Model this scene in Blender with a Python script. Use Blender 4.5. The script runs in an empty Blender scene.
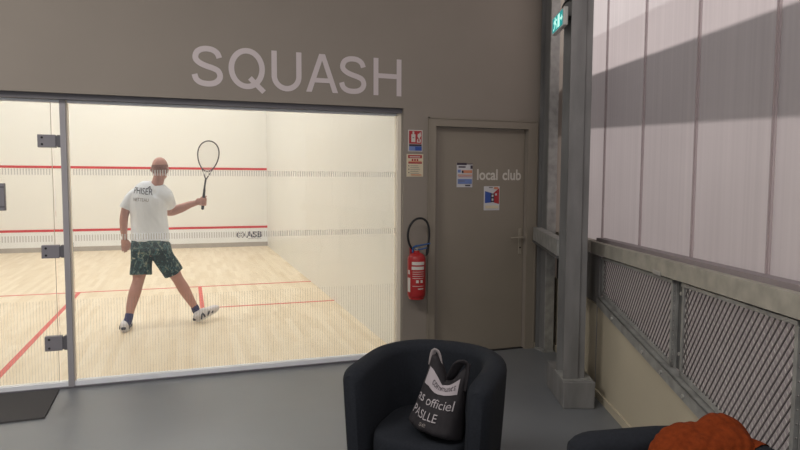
import bpy, bmesh, math, random
from mathutils import Vector, Matrix, noise
random.seed(7)
scn = bpy.context.scene
COL = scn.collection
PI = math.pi
V = Vector

# ------------------------------------------------------------------ colour
def lin(c):
    c = c / 255.0
    return c / 12.92 if c <= 0.04045 else ((c + 0.055) / 1.055) ** 2.4

def rgb(r, g, b): return (lin(r), lin(g), lin(b), 1.0)

# ------------------------------------------------------------------ materials
def new_mat(name):
    m = bpy.data.materials.new(name); m.use_nodes = True
    nt = m.node_tree
    return m, nt, nt.nodes['Principled BSDF'], nt.nodes['Material Output']

def mat(name, col, rough=0.6, metal=0.0, var=0.06, scale=6.0, bump=0.0, bscale=60.0, spec=0.5, stretch=(1, 1, 1), emit=None, estr=0):
    m, nt, b, out = new_mat(name)
    N = nt.nodes; L = nt.links
    b.inputs['Roughness'].default_value = rough
    b.inputs['Metallic'].default_value = metal
    b.inputs['Specular IOR Level'].default_value = spec
    tc = N.new('ShaderNodeTexCoord'); mp = N.new('ShaderNodeMapping')
    mp.inputs['Scale'].default_value = stretch
    L.new(tc.outputs['Object'], mp.inputs['Vector'])
    nz = N.new('ShaderNodeTexNoise'); nz.inputs['Scale'].default_value = scale; nz.inputs['Detail'].default_value = 5
    L.new(mp.outputs[0], nz.inputs['Vector'])
    cr = N.new('ShaderNodeValToRGB')
    cr.color_ramp.elements[0].position = 0.3; cr.color_ramp.elements[1].position = 0.7
    cr.color_ramp.elements[0].color = tuple(max(0, c * (1 - var)) for c in col[:3]) + (1,)
    cr.color_ramp.elements[1].color = tuple(min(1, c * (1 + var)) for c in col[:3]) + (1,)
    L.new(nz.outputs['Fac'], cr.inputs[0]); L.new(cr.outputs[0], b.inputs['Base Color'])
    if bump:
        n2 = N.new('ShaderNodeTexNoise'); n2.inputs['Scale'].default_value = bscale; n2.inputs['Detail'].default_value = 3
        L.new(mp.outputs[0], n2.inputs['Vector'])
        bp = N.new('ShaderNodeBump'); bp.inputs['Strength'].default_value = bump; bp.inputs['Distance'].default_value = 0.01
        L.new(n2.outputs['Fac'], bp.inputs['Height']); L.new(bp.outputs[0], b.inputs['Normal'])
    if emit:
        b.inputs['Emission Color'].default_value = emit; b.inputs['Emission Strength'].default_value = estr
    return m

M = {}
M['taupe'] = mat('taupe_wall_paint', rgb(145, 136, 126), 0.75, var=0.02, scale=3, bump=0.03, bscale=120)
M['taupe_door'] = mat('taupe_door_paint', rgb(142, 133, 120), 0.55, var=0.02, scale=3)
M['letter'] = mat('pale_vinyl_lettering', rgb(205, 194, 194), 0.5, var=0.01)
M['letter_small'] = mat('pale_door_lettering', rgb(206, 200, 190), 0.5, var=0.01)
M['steel_dark'] = mat('dark_grey_coated_steel', rgb(98, 96, 101), 0.45, 0.0, var=0.03)
M['glass_edge'] = mat('glass_edge', rgb(196, 188, 172), .3)
M['steel_mid'] = mat('grey_coated_steel', rgb(132, 129, 134), 0.45, 0.0, var=0.03)
M['jamb'] = mat('cream_lit_profile', rgb(240, 230, 212), .45, var=.01)  # warm court light on the profiles is put into this colour
M['mullion'] = mat('grey_coated_mullion', rgb(158, 155, 158), 0.4, 0.0, var=0.03)
M['alu'] = mat('pale_aluminium_profile', rgb(240, 242, 246), 0.4, 0.0, var=0.02)
M['galv'] = mat('galvanised_steel', rgb(158, 158, 155), 0.5, 0.25, var=0.22, scale=14, bump=0.05, bscale=40)
M['galv_dark'] = mat('dull_galvanised_steel', rgb(128, 127, 126), 0.6, 0.2, var=0.2, scale=9, stretch=(1, 1, .25))
M['galv_beam'] = mat('mottled_galvanised_beam', rgb(172, 168, 157), 0.55, 0.1, var=0.16, scale=13)
M['mesh_metal'] = mat('expanded_metal_lit_strand', rgb(206, 200, 196), 0.5, 0.0, var=0.1)
M['mesh_dark'] = mat('expanded_metal_shaded_strand', rgb(112, 107, 106), 0.6, 0.2, var=0.1)  # lit and shaded strands told apart by colour alone
M['beige'] = mat('beige_wall_panel', rgb(192, 182, 160), 0.7, var=0.03, scale=2)
M['court'] = mat('cream_court_plaster', rgb(240, 237, 231), 0.55, var=0.015, scale=1.2)
M['court_side'] = mat('cream_side_wall_plaster', rgb(230, 228, 222), 0.42, var=0.015, scale=1.2)
M['red'] = mat('red_court_line', rgb(205, 52, 58), 0.5, var=0.04)
M['red_floor'] = mat('red_floor_line', rgb(214, 92, 84), 0.5, var=0.06, scale=20)
M['tin'] = mat('white_tin_board', rgb(238, 238, 238), 0.5, var=0.02)
M['tin_grey'] = mat('grey_floor_joint', rgb(176, 168, 160), 0.6, var=0.05)
M['black'] = mat('black_plastic', rgb(22, 22, 24), 0.45)
M['black_rubber'] = mat('black_rubber', rgb(26, 26, 28), 0.6)
M['doormat'] = mat('charcoal_doormat', rgb(76, 74, 74), 0.95, var=0.25, scale=160, bump=0.4, bscale=300)
M['chair'] = mat('navy_chair_felt', rgb(34, 37, 43), 0.9, var=0.14, scale=90, bump=0.12, bscale=500, spec=0.25)
M['bag'] = mat('black_bag_cloth', rgb(41, 38, 41), 0.75, var=0.15, scale=20, spec=0.3)
M['bag_print'] = mat('white_bag_print', rgb(172, 165, 168), 0.7, var=0.03)
M['bag_label'] = mat('white_bag_band', rgb(166, 157, 161), 0.7, var=0.03)
M['bag_text'] = mat('dark_band_print', rgb(60, 52, 58), 0.7, var=0.03)
M['bag_lining'] = mat('pale_bag_lining', rgb(150, 142, 142), 0.7, var=0.1)
M['scarf'] = mat('rust_orange_knit', rgb(120, 50, 18), 0.9, var=0.2, scale=60, bump=0.15, bscale=170, spec=0.15)
M['ext_red'] = mat('red_extinguisher_enamel', rgb(168, 38, 40), 0.4, var=0.04)
M['sign_red'] = mat('sign_red', rgb(172, 46, 52), 0.5, var=0.02)
M['sign_white'] = mat('sign_white', rgb(206, 200, 192), 0.5, var=0.01)
M['sign_cream'] = mat('sign_cream', rgb(216, 204, 176), 0.6, var=0.02)
M['sign_blue'] = mat('sign_blue', rgb(50, 82, 160), 0.5, var=0.02)
M['sign_pale_blue'] = mat('sign_pale_blue', rgb(112, 132, 184), 0.5, var=0.02)
M['sign_grey'] = mat('sign_grey', rgb(120, 112, 108), 0.6, var=0.02)
M['sign_dark'] = mat('sign_dark', rgb(62, 52, 66), 0.6, var=0.02)
M['sign_orange'] = mat('sign_orange', rgb(206, 138, 104), 0.6, var=0.06, scale=60)
M['paper'] = mat('white_paper', rgb(206, 204, 206), 0.6, var=0.02)
M['handle_blue'] = mat('blue_lever_plastic', rgb(38, 84, 140), 0.4)
M['handle_metal'] = mat('brushed_steel_handle', rgb(172, 163, 148), 0.4, 0.3, var=0.05)
M['lever_blue'] = M['handle_blue']
M['skin'] = mat('skin', rgb(190, 142, 130), 0.55, var=0.06, scale=9, spec=0.35)
M['hair'] = mat('cropped_greying_hair', rgb(136, 98, 90), 0.8, var=0.15, scale=90)
M['shirt'] = mat('white_jersey', rgb(240, 243, 250), 0.8, var=0.02, scale=8, spec=0.2)
M['print_navy'] = mat('navy_shirt_print', rgb(34, 36, 62), 0.7)
M['sock'] = mat('navy_sock', rgb(62, 64, 104), 0.9)
M['shoe'] = mat('white_shoe_mesh', rgb(222, 216, 218), 0.6, var=0.05, scale=40)
M['shoe_navy'] = mat('navy_shoe_panel', rgb(48, 50, 70), 0.6)
M['sole'] = mat('shoe_sole', rgb(232, 228, 226), 0.6)
M['racket'] = mat('grey_racket_frame', rgb(84, 78, 80), 0.35, 0.2)
M['racket_dark'] = mat('dark_racket_shaft', rgb(48, 44, 48), 0.4)
M['grip'] = mat('black_racket_grip', rgb(36, 34, 38), 0.8)
M['string'] = mat('pale_strings', rgb(214, 206, 204), 0.5)
M['exit_white'] = mat('white_sign_housing', rgb(222, 220, 216), 0.45)
M['exit_green'] = mat('lit_green_exit_panel', rgb(10, 130, 104), 0.4, emit=rgb(24, 158, 165), estr=0.75)
M['exit_glow'] = mat('lit_white_exit_symbol', rgb(220, 240, 230), 0.4, emit=rgb(190, 255, 236), estr=0.95)
M['post_dark'] = mat('shaded_dark_steel', rgb(84, 84, 84), .6, .1, var=.15)  # steel with its shade put into the colour
M['bolt'] = mat('zinc_bolt', rgb(196, 194, 190), 0.35, 0.5)
M['ceiling'] = mat('grey_ceiling', rgb(150, 146, 140), 0.9)

# floor of the lounge: painted screed, slightly glossy
def floor_mat():
    m, nt, b, out = new_mat('grey_painted_screed'); N = nt.nodes; L = nt.links
    tc = N.new('ShaderNodeTexCoord'); nz = N.new('ShaderNodeTexNoise'); nz.inputs['Scale'].default_value = 1.4; nz.inputs['Detail'].default_value = 6
    L.new(tc.outputs['Object'], nz.inputs['Vector'])
    cr = N.new('ShaderNodeValToRGB'); cr.color_ramp.elements[0].position = .3; cr.color_ramp.elements[1].position = .75
    cr.color_ramp.elements[0].color = rgb(108, 111, 115); cr.color_ramp.elements[1].color = rgb(117, 120, 124)
    L.new(nz.outputs['Fac'], cr.inputs[0]); L.new(cr.outputs[0], b.inputs['Base Color'])
    b.inputs['Roughness'].default_value = 0.36; b.inputs['Specular IOR Level'].default_value = 0.75
    n2 = N.new('ShaderNodeTexNoise'); n2.inputs['Scale'].default_value = 14
    L.new(tc.outputs['Object'], n2.inputs['Vector'])
    bp = N.new('ShaderNodeBump'); bp.inputs['Strength'].default_value = .05; L.new(n2.outputs['Fac'], bp.inputs['Height']); L.new(bp.outputs[0], b.inputs['Normal'])
    return m
M['floor'] = floor_mat()

def wood_mat():
    m, nt, b, out = new_mat('pale_maple_strip_floor'); N = nt.nodes; L = nt.links
    tc = N.new('ShaderNodeTexCoord'); sp = N.new('ShaderNodeSeparateXYZ'); L.new(tc.outputs['Object'], sp.inputs[0])
    def math_(op, a, bv=None):
        n = N.new('ShaderNodeMath'); n.operation = op
        L.new(a, n.inputs[0])
        if bv is not None:
            if isinstance(bv, (int, float)): n.inputs[1].default_value = bv
            else: L.new(bv, n.inputs[1])
        return n.outputs[0]
    ix = math_('FLOOR', math_('DIVIDE', sp.outputs['X'], 0.07))
    wn0 = N.new('ShaderNodeTexWhiteNoise'); wn0.noise_dimensions = '1D'; L.new(ix, wn0.inputs['W'])
    iy = math_('FLOOR', math_('ADD', math_('DIVIDE', sp.outputs['Y'], 0.75), math_('MULTIPLY', wn0.outputs['Value'], 7.0)))
    cb = N.new('ShaderNodeCombineXYZ'); L.new(ix, cb.inputs[0]); L.new(iy, cb.inputs[1])
    wn = N.new('ShaderNodeTexWhiteNoise'); wn.noise_dimensions = '2D'; L.new(cb.outputs[0], wn.inputs['Vector'])
    mp = N.new('ShaderNodeMapping'); mp.inputs['Scale'].default_value = (5.5, .9, 1); L.new(tc.outputs['Object'], mp.inputs['Vector'])
    nz = N.new('ShaderNodeTexNoise'); nz.inputs['Scale'].default_value = 2.0; nz.inputs['Detail'].default_value = 5; L.new(mp.outputs[0], nz.inputs['Vector'])
    mixv = math_('ADD', math_('MULTIPLY', wn.outputs['Value'], .45), math_('MULTIPLY', nz.outputs['Fac'], .75))
    cr = N.new('ShaderNodeValToRGB'); e = cr.color_ramp.elements
    e[0].position = .2; e[0].color = rgb(222, 202, 172); e[1].position = .95; e[1].color = rgb(243, 228, 204)
    L.new(mixv, cr.inputs[0]); L.new(cr.outputs[0], b.inputs['Base Color'])
    b.inputs['Roughness'].default_value = .38; b.inputs['Specular IOR Level'].default_value = .4
    return m
M['wood'] = wood_mat()

def glass_mat(name, spec=0.05, tint=(.97, .98, .97, 1)):
    m, nt, b, out = new_mat(name); N = nt.nodes; L = nt.links
    N.remove(b)
    tr = N.new('ShaderNodeBsdfTransparent'); tr.inputs[0].default_value = tint
    gl = N.new('ShaderNodeBsdfGlossy'); gl.inputs['Roughness'].default_value = 0.03; gl.inputs[0].default_value = (1, 1, 1, 1)
    fr = N.new('ShaderNodeFresnel'); fr.inputs['IOR'].default_value = 1.45
    mx = N.new('ShaderNodeMixShader'); L.new(fr.outputs[0], mx.inputs[0]); L.new(tr.outputs[0], mx.inputs[1]); L.new(gl.outputs[0], mx.inputs[2])
    L.new(mx.outputs[0], out.inputs[0])
    return m
M['glass'] = glass_mat('clear_court_glass')

def frosted_mat(name, col, alpha):
    m, nt, b, out = new_mat(name); N = nt.nodes; L = nt.links
    N.remove(b)
    tr = N.new('ShaderNodeBsdfTransparent')
    df = N.new('ShaderNodeBsdfDiffuse'); df.inputs[0].default_value = col
    tl = N.new('ShaderNodeBsdfTranslucent'); tl.inputs[0].default_value = col
    m1 = N.new('ShaderNodeMixShader'); m1.inputs[0].default_value = .5; L.new(df.outputs[0], m1.inputs[1]); L.new(tl.outputs[0], m1.inputs[2])
    m2 = N.new('ShaderNodeMixShader'); m2.inputs[0].default_value = alpha; L.new(tr.outputs[0], m2.inputs[1]); L.new(m1.outputs[0], m2.inputs[2])
    L.new(m2.outputs[0], out.inputs[0])
    return m
M['dash'] = frosted_mat('frosted_white_dashes', rgb(228, 226, 222), .72)
M['dash_low'] = frosted_mat('frosted_white_lines', rgb(228, 224, 214), .22)

def poly_mat():
    m, nt, b, out = new_mat('fluted_translucent_polycarbonate'); N = nt.nodes; L = nt.links
    N.remove(b)
    tc = N.new('ShaderNodeTexCoord')
    mp = N.new('ShaderNodeMapping'); mp.inputs['Scale'].default_value = (38, 38, .35); L.new(tc.outputs['Object'], mp.inputs['Vector'])
    nz = N.new('ShaderNodeTexNoise'); nz.inputs['Scale'].default_value = 1.0; nz.inputs['Detail'].default_value = 4; L.new(mp.outputs[0], nz.inputs['Vector'])
    mp2 = N.new('ShaderNodeMapping'); mp2.inputs['Scale'].default_value = (.8, .8, 1.1); L.new(tc.outputs['Object'], mp2.inputs['Vector'])
    n2 = N.new('ShaderNodeTexNoise'); n2.inputs['Scale'].default_value = 1.6; n2.inputs['Detail'].default_value = 2; L.new(mp2.outputs[0], n2.inputs['Vector'])
    ad = N.new('ShaderNodeMath'); ad.operation = 'MULTIPLY_ADD'; ad.inputs[1].default_value = .6; L.new(nz.outputs['Fac'], ad.inputs[0])
    ml = N.new('ShaderNodeMath'); ml.operation = 'MULTIPLY'; ml.inputs[1].default_value = .4; L.new(n2.outputs['Fac'], ml.inputs[0]); L.new(ml.outputs[0], ad.inputs[2])
    cr = N.new('ShaderNodeValToRGB'); e = cr.color_ramp.elements
    e[0].position = .3; e[0].color = (.60, .54, .535, 1); e[1].position = .7; e[1].color = (.73, .66, .65, 1)
    L.new(ad.outputs[0], cr.inputs[0])
    tl = N.new('ShaderNodeBsdfTranslucent'); L.new(cr.outputs[0], tl.inputs[0])
    df = N.new('ShaderNodeBsdfDiffuse'); df.inputs[0].default_value = (.5, .47, .47, 1)
    gl = N.new('ShaderNodeBsdfGlossy'); gl.inputs['Roughness'].default_value = .35; gl.inputs[0].default_value = (.9, .9, .9, 1)
    m1 = N.new('ShaderNodeMixShader'); m1.inputs[0].default_value = .25; L.new(tl.outputs[0], m1.inputs[1]); L.new(df.outputs[0], m1.inputs[2])
    m2 = N.new('ShaderNodeMixShader'); m2.inputs[0].default_value = .05; L.new(m1.outputs[0], m2.inputs[1]); L.new(gl.outputs[0], m2.inputs[2])
    L.new(m2.outputs[0], out.inputs[0])
    return m
M['poly'] = poly_mat()
M['poly_joint'] = frosted_mat('polycarbonate_joint_profile', rgb(205, 192, 194), .45)

def dimmer_mat(name, t):
    m, nt, b, out = new_mat(name); N = nt.nodes; L = nt.links
    N.remove(b)
    tr = N.new('ShaderNodeBsdfTransparent'); tr.inputs[0].default_value = (t, t * .98, t * .98, 1)
    df = N.new('ShaderNodeBsdfDiffuse'); df.inputs[0].default_value = (.4, .4, .4, 1)
    mx = N.new('ShaderNodeMixShader'); mx.inputs[0].default_value = .07; L.new(tr.outputs[0], mx.inputs[1]); L.new(df.outputs[0], mx.inputs[2])
    L.new(mx.outputs[0], out.inputs[0])
    return m
M['dimmer'] = dimmer_mat('added_sun_dimmer', .68)  # this and the next two dim sunlight in the added slabs outside
M['dimmer_low'] = dimmer_mat('added_low_dimmer', .62)
M['dimmer_faint'] = dimmer_mat('added_faint_dimmer', .92)

def shorts_mat():
    m, nt, b, out = new_mat('dark_leaf_print_cloth'); N = nt.nodes; L = nt.links
    tc = N.new('ShaderNodeTexCoord'); mp = N.new('ShaderNodeMapping'); mp.inputs['Scale'].default_value = (1.5, 1.5, 1); mp.inputs['Rotation'].default_value = (.3, .9, .4)
    L.new(tc.outputs['Object'], mp.inputs['Vector'])
    nz = N.new('ShaderNodeTexNoise'); nz.inputs['Scale'].default_value = 13; nz.inputs['Detail'].default_value = 3; nz.inputs['Distortion'].default_value = 1.6
    L.new(mp.outputs[0], nz.inputs['Vector'])
    cr = N.new('ShaderNodeValToRGB'); e = cr.color_ramp.elements
    e[0].position = .36; e[0].color = rgb(24, 42, 50); e[1].position = .72; e[1].color = rgb(176, 172, 152)
    for p, c in ((.46, rgb(36, 62, 66)), (.52, rgb(28, 42, 46)), (.56, rgb(66, 112, 120)), (.59, rgb(44, 62, 60)), (.63, rgb(140, 150, 134)), (.66, rgb(60, 80, 72))):
        k = e.new(p); k.color = c
    L.new(nz.outputs['Fac'], cr.inputs[0]); L.new(cr.outputs[0], b.inputs['Base Color'])
    b.inputs['Roughness'].default_value = .85
    return m
M['shorts'] = shorts_mat()

# ------------------------------------------------------------------ object helpers
def link(name, me, m, parent=None, smooth=False):
    o = bpy.data.objects.new(name, me)
    COL.objects.link(o)
    if m is not None and not me.materials:
        for x in (m if isinstance(m, (list, tuple)) else [m]): me.materials.append(x)
    if smooth:
        for p in me.polygons: p.use_smooth = True
    if parent is not None:
        o.parent = parent
        o.matrix_parent_inverse = base_of(parent).inverted()
    return o

def base_of(p):
    mtx = p.matrix_basis.copy()
    if p.parent is not None: mtx = base_of(p.parent) @ p.matrix_parent_inverse @ mtx
    return mtx

def obj(name, bm, m, parent=None, smooth=False, auto=None):
    """the bmesh is in WORLD coordinates; parented things keep them"""
    bmesh.ops.recalc_face_normals(bm, faces=bm.faces[:])
    me = bpy.data.meshes.new(name); bm.to_mesh(me); bm.free()
    o = link(name, me, m, parent, smooth)
    if auto is not None:
        for p in me.polygons: p.use_smooth = True
        me.set_sharp_from_angle(angle=math.radians(auto))
    return o

def tag(o, label=None, cat=None, group=None, kind=None):
    if label: o['label'] = label
    if cat: o['category'] = cat
    if group: o['group'] = group
    if kind: o['kind'] = kind
    return o

def empty(name, loc, label=None, cat=None, group=None, kind=None):
    o = bpy.data.objects.new(name, None); o.location = loc; COL.objects.link(o)
    return tag(o, label, cat, group, kind)

I4 = Matrix.Identity(4)
def box(bm, x0, x1, y0, y1, z0, z1, mtx=I4, bevel=0.0, seg=2, mi=0):
    vs = [bm.verts.new(mtx @ V((x, y, z))) for x in (x0, x1) for y in (y0, y1) for z in (z0, z1)]
    idx = [(0, 1, 3, 2), (4, 6, 7, 5), (0, 4, 5, 1), (2, 3, 7, 6), (0, 2, 6, 4), (1, 5, 7, 3)]
    fs = [bm.faces.new([vs[i] for i in f]) for f in idx]
    for f in fs: f.material_index = mi
    if bevel:
        es = list({e for f in fs for e in f.edges})
        bmesh.ops.bevel(bm, geom=es, offset=bevel, segments=seg, affect='EDGES', profile=.5)
    return fs

def prism(bm, poly, axis_fn, t0, t1, mi=0):
    """extrude a 2-D polygon; axis_fn(u, v, t) -> world point"""
    a = [bm.verts.new(axis_fn(u, v, t0)) for u, v in poly]
    b = [bm.verts.new(axis_fn(u, v, t1)) for u, v in poly]
    n = len(poly)
    f1 = bm.faces.new(a); f2 = bm.faces.new(b[::-1])
    f1.material_index = f2.material_index = mi
    for i in range(n):
        f = bm.faces.new((a[i], b[i], b[(i + 1) % n], a[(i + 1) % n])); f.material_index = mi

def cyl(bm, p0, p1, r0, r1=None, n=16, mi=0):
    loft(bm, [p0, p1], [(r0, r0), (r1 or r0,) * 2], n=n, sub=1, cap='flat')

def catmull(a, b, c, d, t):
    return 0.5 * ((2 * b) + (c - a) * t + (2 * a - 5 * b + 4 * c - d) * t * t + (3 * b - a - 3 * c + d) * t ** 3)

def densify(pts, rad, sub):
    if sub <= 1 or len(pts) < 3: return [V(p) for p in pts], [tuple(r) for r in rad]
    P = [V(p) for p in pts]; P2 = []; R2 = []
    n = len(P)
    for i in range(n - 1):
        a, b, c, d = max(i - 1, 0), i, i + 1, min(i + 2, n - 1)
        for k in range(sub):
            t = k / sub
            P2.append(catmull(P[a], P[b], P[c], P[d], t))
            R2.append(tuple(max(1e-4, catmull(rad[a][q], rad[b][q], rad[c][q], rad[d][q], t)) for q in range(2)))
    P2.append(P[-1]); R2.append(tuple(rad[-1]))
    return P2, R2

def loft(bm, pts, rad, side=None, n=16, sub=4, cap='round', closed=False, power=2.0):
    """tapering tube: rad = [(half width along side, half width across)]"""
    rad = [(r, r) if isinstance(r, (int, float)) else r for r in rad]
    P, R = densify(pts, rad, sub)
    m = len(P); rings = []
    s_prev = V(side) if side is not None else None
    T = []
    for i in range(m):
        if closed: t = P[(i + 1) % m] - P[i - 1]
        else: t = P[min(i + 1, m - 1)] - P[max(i - 1, 0)]
        T.append(t.normalized() if t.length > 1e-9 else V((0, 0, 1)))
    def frame(t, sp):
        if sp is None: sp = V((1, 0, 0)) if abs(t.x) < .8 else V((0, 1, 0))
        s = sp - t * sp.dot(t)
        if s.length < 1e-6: s = V((0, 1, 0)) - t * t.y
        s.normalize()
        return s, t.cross(s)
    def ring(c, s, u, a, b):
        o = []
        for k in range(n):
            th = 2 * PI * k / n
            cc, ss = math.cos(th), math.sin(th)
            if power != 2.0:
                cc = math.copysign(abs(cc) ** (2 / power), cc); ss = math.copysign(abs(ss) ** (2 / power), ss)
            o.append(bm.verts.new(c + s * (a * cc) + u * (b * ss)))
        return o
    sp = s_prev
    fr = []
    for i in range(m):
        s, u = frame(T[i], sp if side is None or i == 0 else V(side))
        if side is None: sp = s
        fr.append((s, u))
    def caps(i, sgn):
        s, u = fr[i]; a, b = R[i]; h = min(a, b); o = []
        for ph in (25, 50, 72):
            q = math.radians(ph)
            o.append(ring(P[i] + T[i] * (sgn * h * math.sin(q)), s, u, a * math.cos(q), b * math.cos(q)))
        return o
    if not closed and cap == 'round': rings += caps(0, -1)[::-1]
    for i in range(m): rings.append(ring(P[i], fr[i][0], fr[i][1], *R[i]))
    if not closed and cap == 'round': rings += caps(m - 1, 1)
    K = len(rings)
    for i in range(K if closed else K - 1):
        A, B = rings[i], rings[(i + 1) % K]
        for k in range(n): bm.faces.new((A[k], A[(k + 1) % n], B[(k + 1) % n], B[k]))
    if not closed and cap != 'open':
        bm.faces.new(rings[0][::-1]); bm.faces.new(rings[-1])
    return rings

def ellipsoid(bm, c, r, mtx=None, u=20, v=12):
    mtx = mtx or I4
    S = Matrix.Translation(V(c)) @ mtx @ Matrix.Diagonal((*r, 1))
    bmesh.ops.create_uvsphere(bm, u_segments=u, v_segments=v, radius=1.0, matrix=S)

def remesh(bm, voxel, smooth=6, factor=.5):
    """fuse overlapping closed shapes into one skin; returns a mesh datablock"""
    bmesh.ops.recalc_face_normals(bm, faces=bm.faces[:])
    me = bpy.data.meshes.new('tmp'); bm.to_mesh(me); bm.free()
    o = bpy.data.objects.new('tmp', me); COL.objects.link(o)
    r = o.modifiers.new('r', 'REMESH'); r.mode = 'VOXEL'; r.voxel_size = voxel; r.use_smooth_shade = True
    s = o.modifiers.new('s', 'SMOOTH'); s.factor = factor; s.iterations = smooth
    dg = bpy.context.evaluated_depsgraph_get()
    out = bpy.data.meshes.new_from_object(o.evaluated_get(dg))
    bpy.data.objects.remove(o); bpy.data.meshes.remove(me)
    for p in out.polygons: p.use_smooth = True
    return out

def displace(me, fn):
    for v in me.vertices: v.co = v.co + fn(v.co, v.normal)

def text_verts(s, res=3, extrude=0.0, bold=0.0, space=1.0):
    cu = bpy.data.curves.new('t', 'FONT'); cu.body = s; cu.size = 1.0; cu.resolution_u = res
    cu.extrude = extrude; cu.offset = bold; cu.space_character = space
    o = bpy.data.objects.new('t', cu); COL.objects.link(o)
    dg = bpy.context.evaluated_depsgraph_get()
    me = bpy.data.meshes.new_from_object(o.evaluated_get(dg))
    bpy.data.objects.remove(o)
    return me

def text(name, s, m, parent, fit, place, bold=0.0, space=1.0, res=3, sub=0):
    """lettering fitted to a w x h rectangle; place(u, v, t) maps it to the world (u right, v up, t out)"""
    me = text_verts(s, res, 0.0, bold, space)
    xs = [v.co.x for v in me.vertices]; ys = [v.co.y for v in me.vertices]
    x0, x1, y0, y1 = min(xs), max(xs), min(ys), max(ys)
    w, h = fit
    bm = bmesh.new(); bm.from_mesh(me); bpy.data.meshes.remove(me)
    if sub: bmesh.ops.subdivide_edges(bm, edges=bm.edges[:], cuts=sub)
    for v in bm.verts:
        v.co = V(place((v.co.x - x0) / (x1 - x0) * w, (v.co.y - y0) / (y1 - y0) * h, v.co.z))
    me = bpy.data.meshes.new(name); bm.to_mesh(me); bm.free()
    me.materials.clear()
    return link(name, me, m, parent)

# ------------------------------------------------------------------ camera (solved from the court's known dimensions)
CAM = V((-1.76928, -5.10334, 1.54661))
yaw, pitch, roll = 0.32973, 0.070946, 0.004642
fw = V((math.sin(yaw) * math.cos(pitch), math.cos(yaw) * math.cos(pitch), -math.sin(pitch)))
r0 = V((math.cos(yaw), -math.sin(yaw), 0)); u0 = r0.cross(fw)
r1 = r0 * math.cos(roll) + u0 * math.sin(roll); u1 = -r0 * math.sin(roll) + u0 * math.cos(roll)
cd = bpy.data.cameras.new('camera'); cam = bpy.data.objects.new('camera', cd); COL.objects.link(cam)
mw = Matrix((r1, u1, -fw)).transposed().to_4x4(); mw.translation = CAM
cam.matrix_world = mw
cd.sensor_width = 36.0; cd.lens = 36.0 * 620.65 / 800.0; cd.clip_start = .05; cd.clip_end = 200
scn.camera = cam

# right-hand wall frame: s runs along the wall towards the viewer, e points out through it
ANG = math.radians(19.3537)
O_ = V((.95, -1.555, 0)); D_ = V((math.sin(ANG), math.cos(ANG), 0)); E_ = V((math.cos(ANG), -math.sin(ANG), 0))
def W(s, e, z): return O_ - D_ * s + E_ * e + V((0, 0, z))
WM = Matrix.Translation(O_) @ Matrix((-D_, E_, V((0, 0, 1)))).transposed().to_4x4()   # columns: s, e, z

# ------------------------------------------------------------------ shell
FY = -.12                                  # room face of the end wall
def struct(name, bm, m, parent=None, **k):
    o = obj(name, bm, m, parent, **k); 
    if parent is None: o['kind'] = 'structure'
    return o

bm = bmesh.new(); box(bm, -7.5, 3.2, -9.5, -.03, -.1, 0); struct('floor', bm, M['floor'])
bm = bmesh.new(); box(bm, -6.4, 0, -.03, 9.75, -.1, 0); struct('floor_court', bm, M['wood'])

GT = 2.157                                 # top of the glazed opening
DX0, DX1, DZ = .257, 1.157, 2.017          # door opening
bm = bmesh.new()
box(bm, -7.5, DX0, FY, 0, GT, 4.3)
box(bm, -.036, DX0, FY, 0, 0, GT)
box(bm, DX0, DX1, FY, 0, DZ, 4.3)
box(bm, DX1, 2.0, FY, 0, 0, 4.3)
box(bm, -7.5, -6.4, FY, 0, 0, GT)
bmesh.ops.remove_doubles(bm, verts=bm.verts[:], dist=1e-5)
struct('wall_back', bm, M['taupe'])

bm = bmesh.new()
pa, pb_ = W(-1.45, .13, 0), W(9, .13, 0)
prism(bm, [(-7.6, 0), (-7.6, -9.5), (pb_.x, -9.5), (pb_.x, pb_.y), (pa.x, pa.y), (pa.x, 0)], lambda u, v, t: V((u, v, t)), 4.3, 4.4); struct('ceiling', bm, M['ceiling'])
bm = bmesh.new(); box(bm, -7.6, -7.5, -9.5, 0, 0, 4.3); struct('wall_left', bm, M['taupe'])

# court
bm = bmesh.new(); box(bm, -6.5, .1, 9.75, 9.85, 0, 5.7); cw = struct('wall_court_front', bm, M['court'])
bm = bmesh.new(); box(bm, -6.4, 0, 9.742, 9.7495, 1.78, 1.83); obj('service_line', bm, M['red'], cw)
bm = bmesh.new(); box(bm, -6.4, 0, 9.735, 9.7495, .43, .48); obj('tin_line', bm, M['red'], cw)
bm = bmesh.new(); box(bm, -6.4, 0, 9.738, 9.7495, .10, .43); tinb = obj('tin_board', bm, M['tin'], cw)
bm = bmesh.new(); box(bm, -6.4, 0, 9.738, 9.7495, 0, .10); obj('floor_joint', bm, M['tin_grey'], cw)
bm = bmesh.new(); box(bm, 0, .1, 0, 9.75, 0, 5.7); struct('wall_court_right', bm, M['court_side'])
bm = bmesh.new(); box(bm, -6.5, -6.4, -.03, 9.75, 0, 5.7); struct('wall_court_left', bm, M['court_side'])
bm = bmesh.new(); box(bm, -6.5, .1, -.12, 9.85, 5.7, 5.8); struct('ceiling_court', bm, M['court'])
bm = bmesh.new(); box(bm, -6.4, 0, -.001, .1, 4.3, 5.7); struct('wall_court_back', bm, M['court'])

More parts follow.
